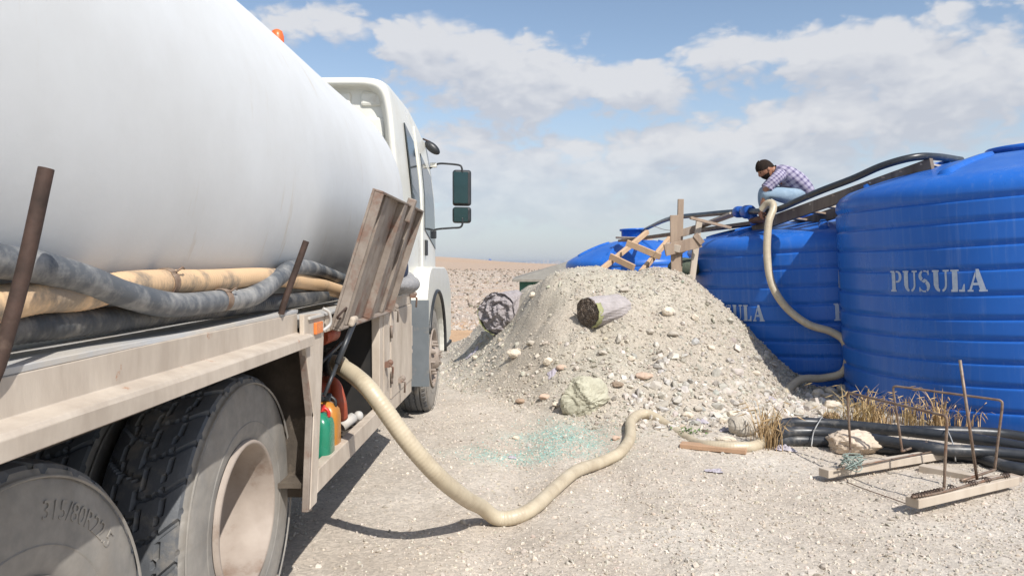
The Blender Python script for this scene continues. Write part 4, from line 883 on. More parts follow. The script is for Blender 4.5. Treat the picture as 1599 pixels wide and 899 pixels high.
# --- stencil letters: list of polygons in a unit-height cell; thick serif strokes broken by stencil bridges
def arcstrip(cx, cy, rx, ry, a0, a1, w0, w1, wm, k=12):
    out = []
    for i in range(k):
        q = []
        for t in (i / k, (i + 1) / k):
            a = R_(a0 + (a1 - a0) * t); w = w0 * (1 - t) ** 2 + wm * 2 * t * (1 - t) * 1 + w1 * t * t; c, s = math.cos(a), math.sin(a); q.append(((cx + (rx - w) * c, cy + (ry - w * .8) * s), (cx + rx * c, cy + ry * s)))
        out.append([q[0][0], q[0][1], q[1][1], q[1][0]])
    return out
def rect(x0, y0, x1, y1): return [[(x0, y0), (x1, y0), (x1, y1), (x0, y1)]]
LET = {
 'P': (.72, rect(.08, .08, .32, .92) + rect(.0, .0, .38, .08) + rect(.0, .92, .28, 1.0) + rect(.36, .92, .46, 1.0) + rect(.34, .44, .46, .52) + arcstrip(.44, .72, .30, .28, 90, -90, .08, .08, .27)),
 'U': (.84, rect(.07, .30, .32, .92) + rect(.0, .92, .36, 1.0) + arcstrip(.45, .33, .36, .34, 180, 256, .25, .14, .19) + arcstrip(.45, .33, .30, .34, 284, 360, .13, .10, .11) + rect(.65, .33, .75, .92) + rect(.56, .92, .86, 1.0)),
 'S': (.66, arcstrip(.33, .735, .29, .27, 30, 96, .06, .10, .06) + arcstrip(.31, .735, .30, .27, 108, 236, .09, .20, .18) + arcstrip(.33, .27, .30, .28, 66, -62, .20, .10, .22) + arcstrip(.33, .27, .31, .28, -76, -150, .10, .06, .06) + rect(.52, .78, .58, 1.0) + rect(.03, .0, .09, .22) + [[(.16, .50), (.30, .42), (.50, .54), (.34, .62)]]),
 'L': (.68, rect(.07, .08, .33, .92) + rect(.0, .92, .40, 1.0) + rect(.0, .0, .33, .10) + rect(.38, .0, .66, .10) + [[(.50, .08), (.66, .08), (.66, .34), (.61, .34)]]),
 'A': (.88, [[(.08, .08), (.19, .08), (.38, .68), (.38, .90)]] + [[(.40, 1.0), (.54, 1.0), (.84, .08), (.57, .08), (.40, .66)]] + rect(.0, .0, .27, .08) + rect(.52, .0, .90, .08) + rect(.24, .28, .54, .39)),
}
def word_on_cylinder(word, R, a0, z0, h, gap=.10, xs=.86):
    """a0 = angle of the left edge (as seen from outside); sheet 3 mm proud of the wall"""
    mb = MB(); u = 0
    def P(x, y): 
        a = a0 + (u + x) * h * xs / R; r = R + .004; return (r * math.cos(a), r * math.sin(a), z0 + y * h)
    for ch in word:
        w, polys = LET[ch]
        for pl in polys:
            k = 1 if max(p[0] for p in pl) - min(p[0] for p in pl) < .3 else 3
            if len(pl) == 4 and k > 1:
                for i in range(k):
                    lerp = lambda a, b, t: (a[0] + (b[0] - a[0]) * t, a[1] + (b[1] - a[1]) * t)
                    mb.add([P(*lerp(pl[0], pl[1], i / k)), P(*lerp(pl[0], pl[1], (i + 1) / k)), P(*lerp(pl[3], pl[2], (i + 1) / k)), P(*lerp(pl[3], pl[2], i / k))], [(0, 1, 2, 3)])
            else: mb.add([P(*p) for p in pl], [tuple(range(len(pl)))])
        u += w + gap
    return mb
def blue_tank(loc, label, R=RT, dome=.38, rot=0.0, tilt=3.6, sh=2.24, words=(), lidpos=True):
    t = thing('water_tank', loc, label, 'water tank', 'blue plastic water tanks'); 
    t.rotation_euler = (0, -R_(tilt), 0)
    seg = 160; prof = [(R * .98, 0), (R, .03)]
    zs = []
    for z in sorted(RINGS): 
        if z < sh - .06: prof += [(R, z - .030), (R, z - .016), (R - .003, z - .011), (R - .020, z - .004), (R - .022, z + .002), (R - .018, z + .012), (R - .003, z + .038), (R, z + .046), (R, z + .062)]
    prof += [(R, sh - .05), (R - .012, sh), (R - .05, sh + .055), (R - .13, sh + .105)]
    z1 = sh + .105; r1 = R - .13; hd = dome - .105
    for i in range(1, 17):
        r = r1 * (1 - i / 16) + .30 * (i / 16); k = (r / r1); prof.append((r, z1 + hd * (1 - k ** 1.9) / (1 - (.30 / r1) ** 1.9)))
    ztop = prof[-1][1]
    prof += [(.0, ztop + .004)]
    o = obj('shell', MB().lathe(prof, seg, 'z'), blue_tank_m(), parent=t, local=True)
    dz = lambda r: z1 + hd * (1 - (max(r, .3) / r1) ** 1.9) / (1 - (.30 / r1) ** 1.9)
    # raised ribs running up the dome, ending in blunt lugs
    for k in range(8):
        a = rot + k * math.pi / 4 + .12; mb = MB(); vs = []; nn = 10
        for i in range(nn + 1):
            r = r1 * (.42 + .50 * i / nn); w = .05 + .02 * i / nn; hgt = .035 if i < nn else .03
            for (s_, hh) in ((-w, -.01), (-w * .5, hgt), (w * .5, hgt), (w, -.01)): vs.append((r * math.cos(a) - s_ * math.sin(a), r * math.sin(a) + s_ * math.cos(a), dz(r) + hh))
        mb.add(vs, [(i * 4 + j, (i + 1) * 4 + j, (i + 1) * 4 + j + 1, i * 4 + j + 1) for i in range(nn) for j in range(3)] + [(0, 1, 2, 3), (nn * 4, nn * 4 + 1, nn * 4 + 2, nn * 4 + 3)], True)
        obj('dome_rib', mb, MATS['blue_polyethylene'], parent=t, local=True)
    nh = .0 if lidpos else .22
    nk = obj('neck', MB().lathe([(.29, ztop - .05), (.29, ztop + nh), (.33, ztop + nh), (.33, ztop + nh + .045), (.27, ztop + nh + .045), (.27, ztop - .02)], 48, 'z'), MATS['blue_polyethylene'], parent=t, local=True)
    if lidpos: obj('lid', MB().lathe([(.345, ztop + .025), (.35, ztop + .05), (.33, ztop + .065), (.12, ztop + .08), (0, ztop + .08)], 40, 'z'), MATS['blue_polyethylene'], parent=t, local=True)
    for a, wz in words:
        obj('stencilled_name', word_on_cylinder('PUSULA', R, a, wz, .195), stencil_m, parent=t, local=True, doubles=False)
    return t
_b = []
def blue_tank_m(): return blue_tank
blue_tank_mat = MATS['blue_polyethylene']
def blue_tank_m(): return blue_tank_mat
def polar(px_deg, rho): return (rho * math.sin(R_(px_deg)), rho * math.cos(R_(px_deg)))
BX, BY = polar(34.1, 9.3); MX, MY = polar(22.1, 10.9); TX3, TY3 = polar(8.2, 18.0)
def face_angle(cx, cy, offdeg):    # angle on the tank of the point offdeg to the LEFT of the direction towards the camera (as seen)
    return math.atan2(-cy, -cx) - R_(offdeg)
big = blue_tank((BX, BY, -.02), 'largest blue tank nearest the pipes, cut by the right edge of the photo', words=[(face_angle(BX, BY, 36.5), 1.325), (face_angle(BX, BY, 36.5 - 62), 1.325), (face_angle(BX, BY, 36.5 + 62), 1.325)], rot=math.atan2(-BY, -BX) - R_(75))
mid = blue_tank((MX, MY, -.47), 'half buried blue tank between the mound and the nearest tank, hose hanging down its side', dome=.30, words=[(face_angle(MX, MY, 49), 1.325), (face_angle(MX, MY, -3), 1.325)], rot=.3)
far = blue_tank((TX3, TY3, -.74), 'farthest blue tank behind the ladder, its open neck fed by the black pipe', R=1.65, dome=.52, tilt=2.0, lidpos=False, rot=.1)

# ================================================================== GANGWAY, PLANKS, POSTS, LADDER
def plank(name, a, b, w, t, m, label=None, parent=None, up=(0, 0, 1), group=None, cat='plank'):
    return obj(name, MB().beam(a, b, w, t, up), m, parent=parent, bevel=.004, label=label, cat=cat if parent is None else None, group=group)
ga, gb2 = at(1456, 257, 7.35), at(1176, 356, 9.55); gq = at(1300, 306, 8.58)
gang = thing('gangway', (gb2.x, gb2.y, gb2.z), 'grey wooden gangway of two old beams bridging from the nearest tank down to the next', 'gangway')
off = Vector((.40, .24, -.035))
plank('beam', ga, gb2, .05, .13, wood_dark, parent=gang); plank('beam', ga + off * 1.1, gb2 + off, .05, .13, wood_dark, parent=gang)
for k, t in enumerate((.03, .12, .20, .27, .36, .46, .60, .70, .82, .95)):
    p = ga.lerp(gb2, t); plank('cross_slat', p + Vector((-.02, -.012, .030)), p + off * 1.12 + Vector((0, 0, .034)), .085 + .02 * (k % 3), .022, wood if k % 3 else wood_pale, parent=gang)
plank('plank', at(1190, 347, 9.45), at(972, 376, 15.9), .20, .045, wood_dark, 'long grey plank running from the half buried tank to the farthest tank')
plank('plank', at(1148, 333, 9.9), at(1060, 366, 12.6), .16, .03, wood_pale, 'sunlit pale board resting on the long grey plank')
plank('plank', at(968, 371, 16.9), at(1012, 373, 15.6), .22, .05, wood_pale, 'short pale board laid in front of the open tank neck')
plank('batten', at(1078, 340, 9.2), at(1141, 356, 9.5), .035, .035, wood, 'thin brown batten slanting off the top of the right post', cat='batten')
# crude trestle at the crest of the mound
tr = thing('trestle', hit(1058, 432), 'rough wooden trestle of nailed boards standing on the mound crest', 'trestle')
def zg(px, Y): 
    p = at(px, 430, Y); return hz_(p.x, Y)
def vpost(name, x0, ytop, x1, Y, w, t, m, Yt=None, bot=None):
    a = at(x0, ytop, Yt or Y); b = at(x1, 430, Y); b.z = hz_(b.x, b.y) - .05
    return plank(name, b, a, w, t, m, parent=tr, up=(0, 1, 0))
vpost('upright', 1063, 311, 1060, 9.45, .072, .05, wood)
vpost('upright', 1054, 336, 1056, 9.30, .125, .03, wood)
vpost('upright', 1092, 343, 1079, 9.42, .075, .05, wood_pale)
plank('crosspiece', at(1038, 391, 9.22), at(1094, 377, 9.28), .035, .145, wood, parent=tr)
plank('crosspiece', at(1058, 366, 9.55), at(1092, 356, 9.50), .04, .10, wood, parent=tr)
plank('crosspiece', at(1040, 384, 9.28), at(1062, 389, 9.2), .03, .09, wood_pale, parent=tr)
plank('crosspiece', at(1060, 393, 9.42), at(1095, 372, 9.36), .035, .085, wood_pale, parent=tr)
plank('crosspiece', at(1085, 366, 9.25), at(1097, 380, 9.25), .03, .07, wood, parent=tr)
# ladder of fresh pine
la0, la1 = at(940, 420, 10.2), at(1011, 362, 11.0); lb0, lb1 = at(1006, 419, 9.95), at(1046, 372, 10.6)
lad = thing('ladder', la0, 'fresh pine ladder with two rungs showing above the mound crest', 'ladder')
dn0 = (la0 - la1) * .35; plank('rail', la0 + dn0, la1, .055, .065, wood_new, parent=lad); plank('rail', lb0 + (lb0 - lb1) * .4, lb1, .055, .065, wood_new, parent=lad)
for a, b in (((979, 379), (1031, 401)), ((953, 400), (990, 418)), ((930, 420), (960, 436))):
    plank('rung', at(a[0], a[1], 10.35), at(b[0], b[1], 10.05), .04, .085, wood_new, parent=lad)
green_net = mat('dark_green_netting', (.05, .075, .05), (.10, .11, .08), scale=40, rough=.9, bump=.6, bscale=60)
p_ = hit(1070, 440); mb = MB(); mb.ball(at(1068, 416, 9.85) + Vector((0, 0, -.02)), (.22, .16, .14), 20, 10); ob = obj('crumpled_net', mb, green_net, label='crumpled dark green netting wedged behind the trestle foot', cat='netting')
# wires
obj('wire', MB().tube(catmull([at(1018, 352, 11.5), at(1035, 358, 11), at(1048, 360, 9.6)], 6), .004, 6), rebar_m, label='thin dark wire reaching from the trestle towards the farthest tank', cat='wire')

# ================================================================== BLACK PIPES
pl = [at(1003, 366, 17.6), at(1004, 361, 17.2), at(1018, 353, 15.8), at(1048, 341, 12.6), at(1100, 335, 10.9), at(1147, 331, 9.9), at(1190, 330, 9.1), at(1215, 327, 8.85), at(1245, 314, 8.5), at(1282, 298, 8.15), at(1332, 279, 7.75), at(1378, 259, 7.5), at(1426, 246, 7.35), at(1462, 245, 7.5), at(1500, 250, 8.2)]
hose('black_pipe', pl, .037, pipe_m, 'black pipe running over the gangway past the man to the farthest tank', cat='pipe', k=10, seg=16)
blue_fit = mat('blue_fitting_plastic', (.015, .10, .42), (.012, .08, .34), scale=6, rough=.4)
fit = thing('pipe_tee', at(1168, 331, 9.5), 'blue pipe tee with two ribbed coupling nuts joined to the black pipe by the man', 'fitting')
def fit_ring(px, Y, r, l):
    c = at(px, 331, Y); d = (at(1190, 330, 9.1) - at(1147, 331, 9.9)).normalized(); mb = MB(); mb.tube([c - d * l, c - d * l * .6, c + d * l * .6, c + d * l], [r * .85, r, r, r * .85], 18); return mb
obj('coupling_nut', fit_ring(1154, 9.76, .076, .07), blue_fit, parent=fit); obj('coupling_nut', fit_ring(1168, 9.5, .088, .09), blue_fit, parent=fit)
obj('tee_branch', MB().tube(catmull([at(1170, 334, 9.48), at(1176, 340, 9.45), at(1180, 350, 9.45)], 5), .062, 16), blue_fit, parent=fit)

# ================================================================== MAN
skin_m = mat('skin', (.36, .17, .10), (.31, .14, .085), scale=12, rough=.6)
hair_m = mat('dark_hair', (.014, .010, .008), (.03, .02, .015), scale=60, rough=.85, spec=.15)
jean_m = mat('pale_jeans', (.26, .35, .43), (.20, .28, .36), scale=10, rough=.9, bump=.5, bscale=20, bdist=.01)
boot_m = mat('brown_boot', (.16, .085, .05), (.12, .06, .04), scale=10, rough=.7)
shirt_m = bpy.data.materials.new('checked_shirt'); shirt_m.use_nodes = True
t = shirt_m.node_tree; b = t.nodes['Principled BSDF']; b.inputs['Roughness'].default_value = .9
co = t.nodes.new('ShaderNodeTexCoord'); sp = t.nodes.new('ShaderNodeSeparateXYZ'); t.links.new(co.outputs['Generated'], sp.inputs[0])
def stripes(ax1, ax2, f):
    s_ = M_('ADD', M_('MULTIPLY', sp.outputs[ax1[0]], ax1[1], tree=t), M_('MULTIPLY', sp.outputs[ax2[0]], ax2[1], tree=t), tree=t)
    return M_('LESS_THAN', M_('FRACT', M_('MULTIPLY', s_, f, tree=t), tree=t), .42, tree=t)
s1 = stripes((0, .75), (2, .65), 8); s2 = stripes((0, -.65), (2, .75), 7)
m1 = t.nodes.new('ShaderNodeMixRGB'); m1.inputs[1].default_value = (.38, .35, .44, 1); m1.inputs[2].default_value = (.10, .085, .17, 1); t.links.new(M_('MULTIPLY', M_('ADD', s1, s2, tree=t), .5, tree=t), m1.inputs[0]); t.links.new(m1.outputs[0], b.inputs['Base Color'])
mo = at(1225, 345, 9.2); man = thing('person', mo, 'man in purple checked shirt and pale jeans crouched on the gangway, head bowed', 'person')
def skin(name, V, E, m, root, sub=2, parent=man):
    me = bpy.data.meshes.new(name); o0 = world_of(parent); me.from_pydata([tuple(Vector(p) - o0) for p, r in V], E, []); o = bpy.data.objects.new(name, me); COL.objects.link(o); o.parent = parent
    s = o.modifiers.new('skin', 'SKIN'); s.use_smooth_shade = True
    for i, (p, r) in enumerate(V):
        sv = me.skin_vertices[0].data[i]; sv.radius = r if isinstance(r, tuple) else (r, r); sv.use_root = (i == root)
    ss = o.modifiers.new('sub', 'SUBSURF'); ss.levels = sub; ss.render_levels = sub
    me.materials.append(m); return o
A = at
# skeleton in metres at its place: (point, radius)
V = [(A(1251, 306, 9.20), .09), (A(1245, 296, 9.20), .08), (A(1233, 285, 9.20), .08), (A(1220, 276, 9.20), .065), (A(1207, 266, 9.20), .06), (A(1201, 265, 9.20), .06)]
E = [(0, 1), (1, 2), (2, 3), (3, 4), (4, 5)]
def limb(start, chain):
    i = start
    for p, r in chain: V.append((p, r)); E.append((i, len(V) - 1)); i = len(V) - 1
    return i
limb(0, [(A(1238, 309, 9.08), .07), (A(1214, 304, 9.00), .06), (A(1196, 303, 8.98), .045), (A(1198, 318, 9.04), .045), (A(1204, 335, 9.10), .04), (A(1203, 343, 9.10), .04)])
limb(0, [(A(1238, 309, 9.34), .07), (A(1214, 302, 9.42), .06), (A(1193, 299, 9.45), .045), (A(1192, 318, 9.42), .045), (A(1196, 337, 9.40), .04), (A(1195, 345, 9.40), .04)])
wr = limb(3, [(A(1217, 276, 9.04), .045), (A(1206, 283, 8.98), .042), (A(1198, 294, 8.97), .042), (A(1194, 308, 8.98), .036), (A(1191, 320, 9.0), .027), (A(1190, 325, 9.0), .030), (A(1189, 329, 9.0), .026)])
limb(3, [(A(1215, 275, 9.36), .045), (A(1204, 282, 9.40), .042), (A(1196, 293, 9.36), .042), (A(1192, 308, 9.25), .036), (A(1190, 321, 9.12), .027), (A(1189, 326, 9.1), .030), (A(1188, 329, 9.1), .026)])
skin('body', V, E, skin_m, 0)
# shirt (torso + rolled sleeves)
stn = [(1262, 306, .085, .155), (1258, 301, .11, .175), (1250, 292, .125, .185), (1241, 284, .135, .195), (1230, 277, .135, .205), (1220, 271, .115, .205), (1213, 267, .085, .15), (1208, 265, .062, .075)]
P0 = [A(x, y, 9.20) for x, y, _, _ in stn]; mb = MB(); vs = []; sg = 32
for i, (x, y, th_, lt) in enumerate(stn):
    d = (P0[min(i + 1, 7)] - P0[max(i - 1, 0)]).normalized(); up_ = Vector((-d.z, 0, d.x)); up_ = up_ if up_.z > 0 else -up_
    for k in range(sg):
        a_ = 2 * math.pi * k / sg; fold = 1 + .025 * math.sin(5 * a_ + i * 1.9) + .02 * math.sin(9 * a_ - i)
        vs.append(P0[i] + up_ * math.sin(a_) * th_ * fold + Vector((0, 1, 0)) * math.cos(a_) * lt * fold)
mb.add(vs, [(i * sg + k, i * sg + (k + 1) % sg, (i + 1) * sg + (k + 1) % sg, (i + 1) * sg + k) for i in range(7) for k in range(sg)] + [tuple(range(sg))], True)
sh = obj('shirt', mb, shirt_m, parent=man, subsurf=1)
for pts in ([A(1219, 273, 9.07), A(1214, 277, 8.99), A(1207, 284, 8.97), A(1201, 291, 8.97), A(1198, 295, 8.97)], [A(1218, 273, 9.33), A(1212, 276, 9.41), A(1205, 283, 9.40), A(1199, 290, 9.37), A(1197, 293, 9.36)]):
    Q = catmull(pts, 4); n_q = len(Q); mb = MB(); mb.tube(Q, [(.080 - .022 * i / n_q) * (1 + .06 * math.sin(i * 1.7)) + (.010 if i > n_q - 4 else 0) for i in range(n_q)], 18); obj('sleeve', mb, shirt_m, parent=man, subsurf=1)
V = [(A(1254, 305, 9.20), (.15, .13)), (A(1257, 308, 9.20), (.14, .12))]; E = [(0, 1)]
limb(0, [(A(1238, 308, 9.08), .115), (A(1214, 303, 9.00), .095), (A(1193, 301, 8.98), .082), (A(1196, 312, 9.03), .072), (A(1202, 326, 9.08), .062), (A(1203, 333, 9.10), .060)])
limb(0, [(A(1238, 308, 9.34), .115), (A(1214, 301, 9.42), .095), (A(1190, 297, 9.45), .082), (A(1191, 312, 9.42), .07), (A(1195, 328, 9.40), .06), (A(1195, 335, 9.40), .058)])
skin('jeans', V, E, jean_m, 0)
for (x, y, Y) in ((1201, 341, 9.10), (1193, 343, 9.38)):
    c = A(x, y, Y); mb = MB(); mb.ball(c + Vector((-.07, 0, -.01)), (.125, .045, .042), 16, 10); mb.ball(c + Vector((.0, 0, .02)), (.055, .045, .06), 14, 8); obj('boot', mb, boot_m, parent=man)
# head: skull tipped forward and down, with nose, ear, beard, hair
hc = A(1195.5, 265, 9.20); RH = Matrix.Rotation(R_(-38), 3, 'Y')            # local -x is the face, tipped down
mb = MB(); seg, rings = 28, 20; vs = []
for i in range(rings + 1):
    tt = math.pi * i / rings
    for k in range(seg):
        a = 2 * math.pi * k / seg; u = Vector((math.sin(tt) * math.cos(a), math.sin(tt) * math.sin(a), math.cos(tt)))
        p = Vector((u.x * .098, u.y * .076, u.z * .118))
        if p.z < 0: p.x *= 1 - .16 * abs(p.z / .118); p.y *= 1 - .30 * abs(p.z / .118); p.x -= .016 * abs(p.z / .118)
        if p.x < -.07: 
            p.x -= .022 * math.exp(-(p.y / .014) ** 2 - ((p.z + .014) / .022) ** 2)      # nose
            p.x += .010 * math.exp(-((abs(p.y) - .030) / .014) ** 2 - ((p.z - .012) / .012) ** 2)   # eye sockets
            p.x -= .006 * math.exp(-(p.y / .02) ** 2 - ((p.z + .052) / .008) ** 2)
        vs.append(hc + RH @ p)
mb.add(vs, [((i + 1) * seg + k, (i + 1) * seg + (k + 1) % seg, i * seg + (k + 1) % seg, i * seg + k) for i in range(rings) for k in range(seg)], True)
head = obj('head', mb, skin_m, parent=man)
for s_ in (-1, 1): obj('ear', MB().ball(hc + RH @ Vector((.012, s_ * .077, -.004)), (.018, .008, .028), 12, 8, rot=RH), skin_m, parent=head)
for s_ in (-1, 1): obj('eye', MB().ball(hc + RH @ Vector((-.081, s_ * .030, .010)), (.010, .012, .007), 10, 6, rot=RH), hair_m, parent=head)
mb = MB(); vs = []; 
for lay, k_ in ((0, 1.10), (1, 1.0)):
    for i in range(15):
        tt = math.pi * (.0 + .60 * i / 14)
        for k in range(28):
            a = 2 * math.pi * k / 28; fr = max(0, -math.cos(a)); t2 = tt * (1 - .30 * fr ** 2 - .20 * math.sin(a) ** 2); u = Vector((math.sin(t2) * math.cos(a), math.sin(t2) * math.sin(a), math.cos(t2)))
            j = .003 * math.sin(9 * a + 5 * tt); p = Vector((u.x * (.098 * k_ + j) + .002, u.y * (.077 * k_ + j), u.z * (.118 * k_ + j) + (.012 * fr if k_ > 1 else 0))); vs.append(hc + RH @ p)
mb.add(vs, [(i * 28 + k, i * 28 + (k + 1) % 28, (i + 1) * 28 + (k + 1) % 28, (i + 1) * 28 + k) for i in range(14) for k in range(28)], True)
obj('hair', mb, hair_m, parent=head)
mb = MB(); vs = []
for i in range(9):
    for k in range(17):
        a = math.pi + R_(-88 + 176 * k / 16); tt = math.pi * (.60 + .36 * i / 8); u = Vector((math.sin(tt) * math.cos(a), math.sin(tt) * math.sin(a), math.cos(tt))); p = Vector((u.x * .106, u.y * .084, u.z * .124)); q = abs(p.z / .118); p.x *= 1 - .14 * q; p.y *= 1 - .28 * q; p.x -= .018 * q; vs.append(hc + RH @ p)
mb.add(vs, [(i * 17 + k, i * 17 + k + 1, (i + 1) * 17 + k + 1, (i + 1) * 17 + k) for i in range(8) for k in range(16)], True); obj('beard', mb, hair_m, parent=head)
# hands: palm and fingers curled round the hose end
for (cx, cy, Y, s_) in ((1190, 330, 9.0, 1), (1188, 330, 9.12, -1)):
    c = A(cx, cy, Y); V = [(c + Vector((.005, 0, .05)), .024), (c, .028), (c + Vector((-.004, 0, -.03)), .026)]; E = [(0, 1), (1, 2)]
    for q, (dy, ln) in enumerate(((-.030, .8), (-.011, 1), (.010, .95), (.029, .78))):
        limb(2, [(c + Vector((-.012, dy, -.045)), .010), (c + Vector((-.006, dy, -.045 - .034 * ln)), .009), (c + Vector((.020, dy, -.055 - .045 * ln)), .008)])
    limb(1, [(c + Vector((.022, -.022 * s_, -.012)), .011), (c + Vector((.040, -.028 * s_, -.034)), .009)])
    skin('hand', V, E, skin_m, 1, sub=1)

# ================================================================== FELT ROLLS
def felt_roll(c, axis, r, length, endm, bodym, label, seed, cloth=True, squash=.95, turns=3.2, depth=.06, cl=.5, warp=.07):
    ax = Vector(axis).normalized(); x = Vector((0, 0, 1)).cross(ax).normalized(); y = ax.cross(x); t = thing('felt_roll', c, label, 'roll', 'rolls of felt')
    rn = np.random.default_rng(seed); ph = rn.random(6) * 6; mb = MB(); vs = []; seg = 56; K = 16
    def rad(a, s): return r * (1 + .035 * math.sin(3 * a + ph[0]) + .03 * math.sin(5 * a + ph[1] + s * 3) + .02 * math.sin(11 * a + ph[2] + s * 7) + .012 * math.sin(23 * a + ph[5] + s * 11))
    for i in range(K + 1):
        s = i / K
        for k in range(seg):
            a = 2 * math.pi * k / seg; rr = rad(a, s); vs.append(c + ax * (s * length) + x * math.cos(a) * rr + y * math.sin(a) * rr * squash)
    mb.add(vs, [(i * seg + k, i * seg + (k + 1) % seg, (i + 1) * seg + (k + 1) % seg, (i + 1) * seg + k) for i in range(K) for k in range(seg)] + [tuple(K * seg + k for k in range(seg))], False)
    obj('outer_layer', mb, bodym, parent=t)
    # wound end: a disc folded into a spiral of layers
    mb = MB(); vs = []; NR, NA = 46, 150
    for i in range(NR + 1):
        q = i / NR
        for k in range(NA):
            a = 2 * math.pi * k / NA; wx, wy = q * math.cos(a), q * math.sin(a)
            qq = q + warp * float(fbm(wx * 2.2 + seed, wy * 2.2, 3)); ph_ = (qq * turns - a / (2 * math.pi)); fr = abs((ph_ % 1) - .5) * 2
            dep = depth * (fr ** .6 - 1) * min(1, q * 4) + .75 * depth * float(fbm(wx * 5 + seed, wy * 5 + 3, 4)) - depth * .6 * q * q * 0
            rr = rad(a, 0) * q * (1.0 if i < NR else 1.0); vs.append(c + ax * (-(dep + depth * .9 * (1 - q ** 3))) + x * math.cos(a) * rr + y * math.sin(a) * rr * squash)
    mb.add(vs, [(i * NA + k, i * NA + (k + 1) % NA, (i + 1) * NA + (k + 1) % NA, (i + 1) * NA + k) for i in range(NR) for k in range(NA)], True)
    obj('wound_end', mb, endm, parent=t)
    if cloth:
        mb = MB(); vs = []
        for i in range(9):
            s = -.04 + i / 8 * min(1, cl / length)
            for k in range(14):
                a = cloth[0] + (cloth[1] - cloth[0]) * k / 13; rr = r * (1.06 + .03 * math.sin(k * 2 + i)); vs.append(c + ax * s * length + (x * math.cos(a) + y * math.sin(a) * squash) * rr)
        mb.add(vs, [(i * 14 + k, i * 14 + k + 1, (i + 1) * 14 + k + 1, (i + 1) * 14 + k) for i in range(8) for k in range(13)], True); o = obj('wrapping_cloth', mb, green_cloth, parent=t); q = o.modifiers.new('s', 'SOLIDIFY'); q.thickness = .006
    return t
lr = hit(782, 519); c1 = at(776, 489, lr.y + .05)
felt_roll(c1, (.62, 1, .05), .285, .36, felt_m, felt_m, 'bulky grey felt roll perched on the left shoulder of the mound', 2, warp=.30, turns=2.2, depth=.06, cloth=(R_(-80), R_(15)))
rr = hit(930, 512); c2 = at(918, 488, rr.y - .04)
felt_roll(c2, (1.0, .85, .06), .18, .50, felt_dark, mat('white_felt_back', (.42, .38, .37), (.32, .29, .28), scale=12, rough=.95, bump=.6, bscale=30), 'slimmer roll half sunk in the mound with a dark wound end and white back', 5, cloth=(R_(140), R_(250)), squash=.9, turns=8, depth=.025, cl=.07)

# ================================================================== PIPES ON THE GROUND AT RIGHT
def gpt(px, py, lift, Zh=.0): 
    p = atz(px, py, lift); return Vector((p.x, p.y, max(hz_(p.x, p.y) + lift * .9, lift)))
PR = .043
rows = [([(1208, 668), (1235, 661), (1290, 661), (1370, 668), (1460, 678), (1540, 688), (1610, 700), (1700, 716), (1900, 762)], .12, 'uppermost black pipe of the bundle below the dry grass'),
        ([(1212, 678), (1240, 674), (1300, 676), (1380, 688), (1460, 701), (1540, 705), (1610, 712), (1700, 724), (1900, 770)], .115, 'second black pipe of the bundle, below the uppermost'),
        ([(1210, 690), (1245, 687), (1300, 690), (1380, 700), (1450, 708), (1530, 716), (1610, 722), (1700, 735), (1900, 790)], .05, 'lowest black pipe at the front left of the bundle'),
        ([(1230, 668), (1300, 668), (1400, 673), (1500, 676), (1560, 678), (1610, 683), (1700, 690), (1900, 715)], .05, 'rear black pipe of the bundle against the grass'),
        ([(1330, 689), (1400, 695), (1450, 699), (1520, 714), (1570, 728), (1620, 736), (1700, 752), (1900, 805)], .05, 'black pipe curving out frontmost at the right end of the bundle')]
for pts, z, lab in rows:
    hose('black_pipe', [gpt(px, py, z) for px, py in pts], PR, pipe_m, lab, cat='pipe', k=8, seg=14)
tie_m = mat('pale_tie', (.45, .45, .43), (.3, .3, .3), scale=30, rough=.6)
def tie(pts, label):
    obj('tie_string', MB().tube(catmull([gpt(a, b, z) for a, b, z in pts], 4), .0045, 6), tie_m, label=label, cat='string')
tie([(1284, 650, .17), (1276, 663, .18), (1270, 676, .12), (1267, 697, .03)], 'pale string tied round the pipes left of the large white rock')
tie([(1478, 668, .18), (1485, 684, .17), (1490, 700, .13), (1492, 722, .03)], 'pale string tied round the pipes behind the timber frame')

# ================================================================== TIMBER FRAME WITH REBAR HOOPS
fr = thing('hoop_frame', atz(1450, 745, 0), 'pale timber frame with two upright rebar hoops lying on the gravel at right', 'frame')
def tb(name, a, b, za, zb, w, t, m, lab=None):
    pa = atz(a[0], a[1], za); pb = atz(b[0], b[1], zb); return plank(name, pa, pb, w, t, m, parent=fr, label=lab)
tb('timber', (1424, 784), (1581, 748), .075, .075, .085, .055, wood_pale)
tb('timber', (1286, 738), (1472, 708), .06, .06, .085, .055, wood_pale)
tb('timber', (1438, 730), (1532, 748), .026, .03, .085, .05, wood_pale)
tb('timber', (1588, 745), (1512, 755), .022, .022, .08, .04, wood)
rb = .0085
def foot(px, py): return atz(px, py, .11)
def post_up(px_foot, py_foot, py_top, px_top):
    f_ = foot(px_foot, py_foot); return f_, at(px_top, py_top, f_.y)
f1, t1 = post_up(1474, 762, 650, 1479); f2, t2 = post_up(1328, 703, 612, 1323)
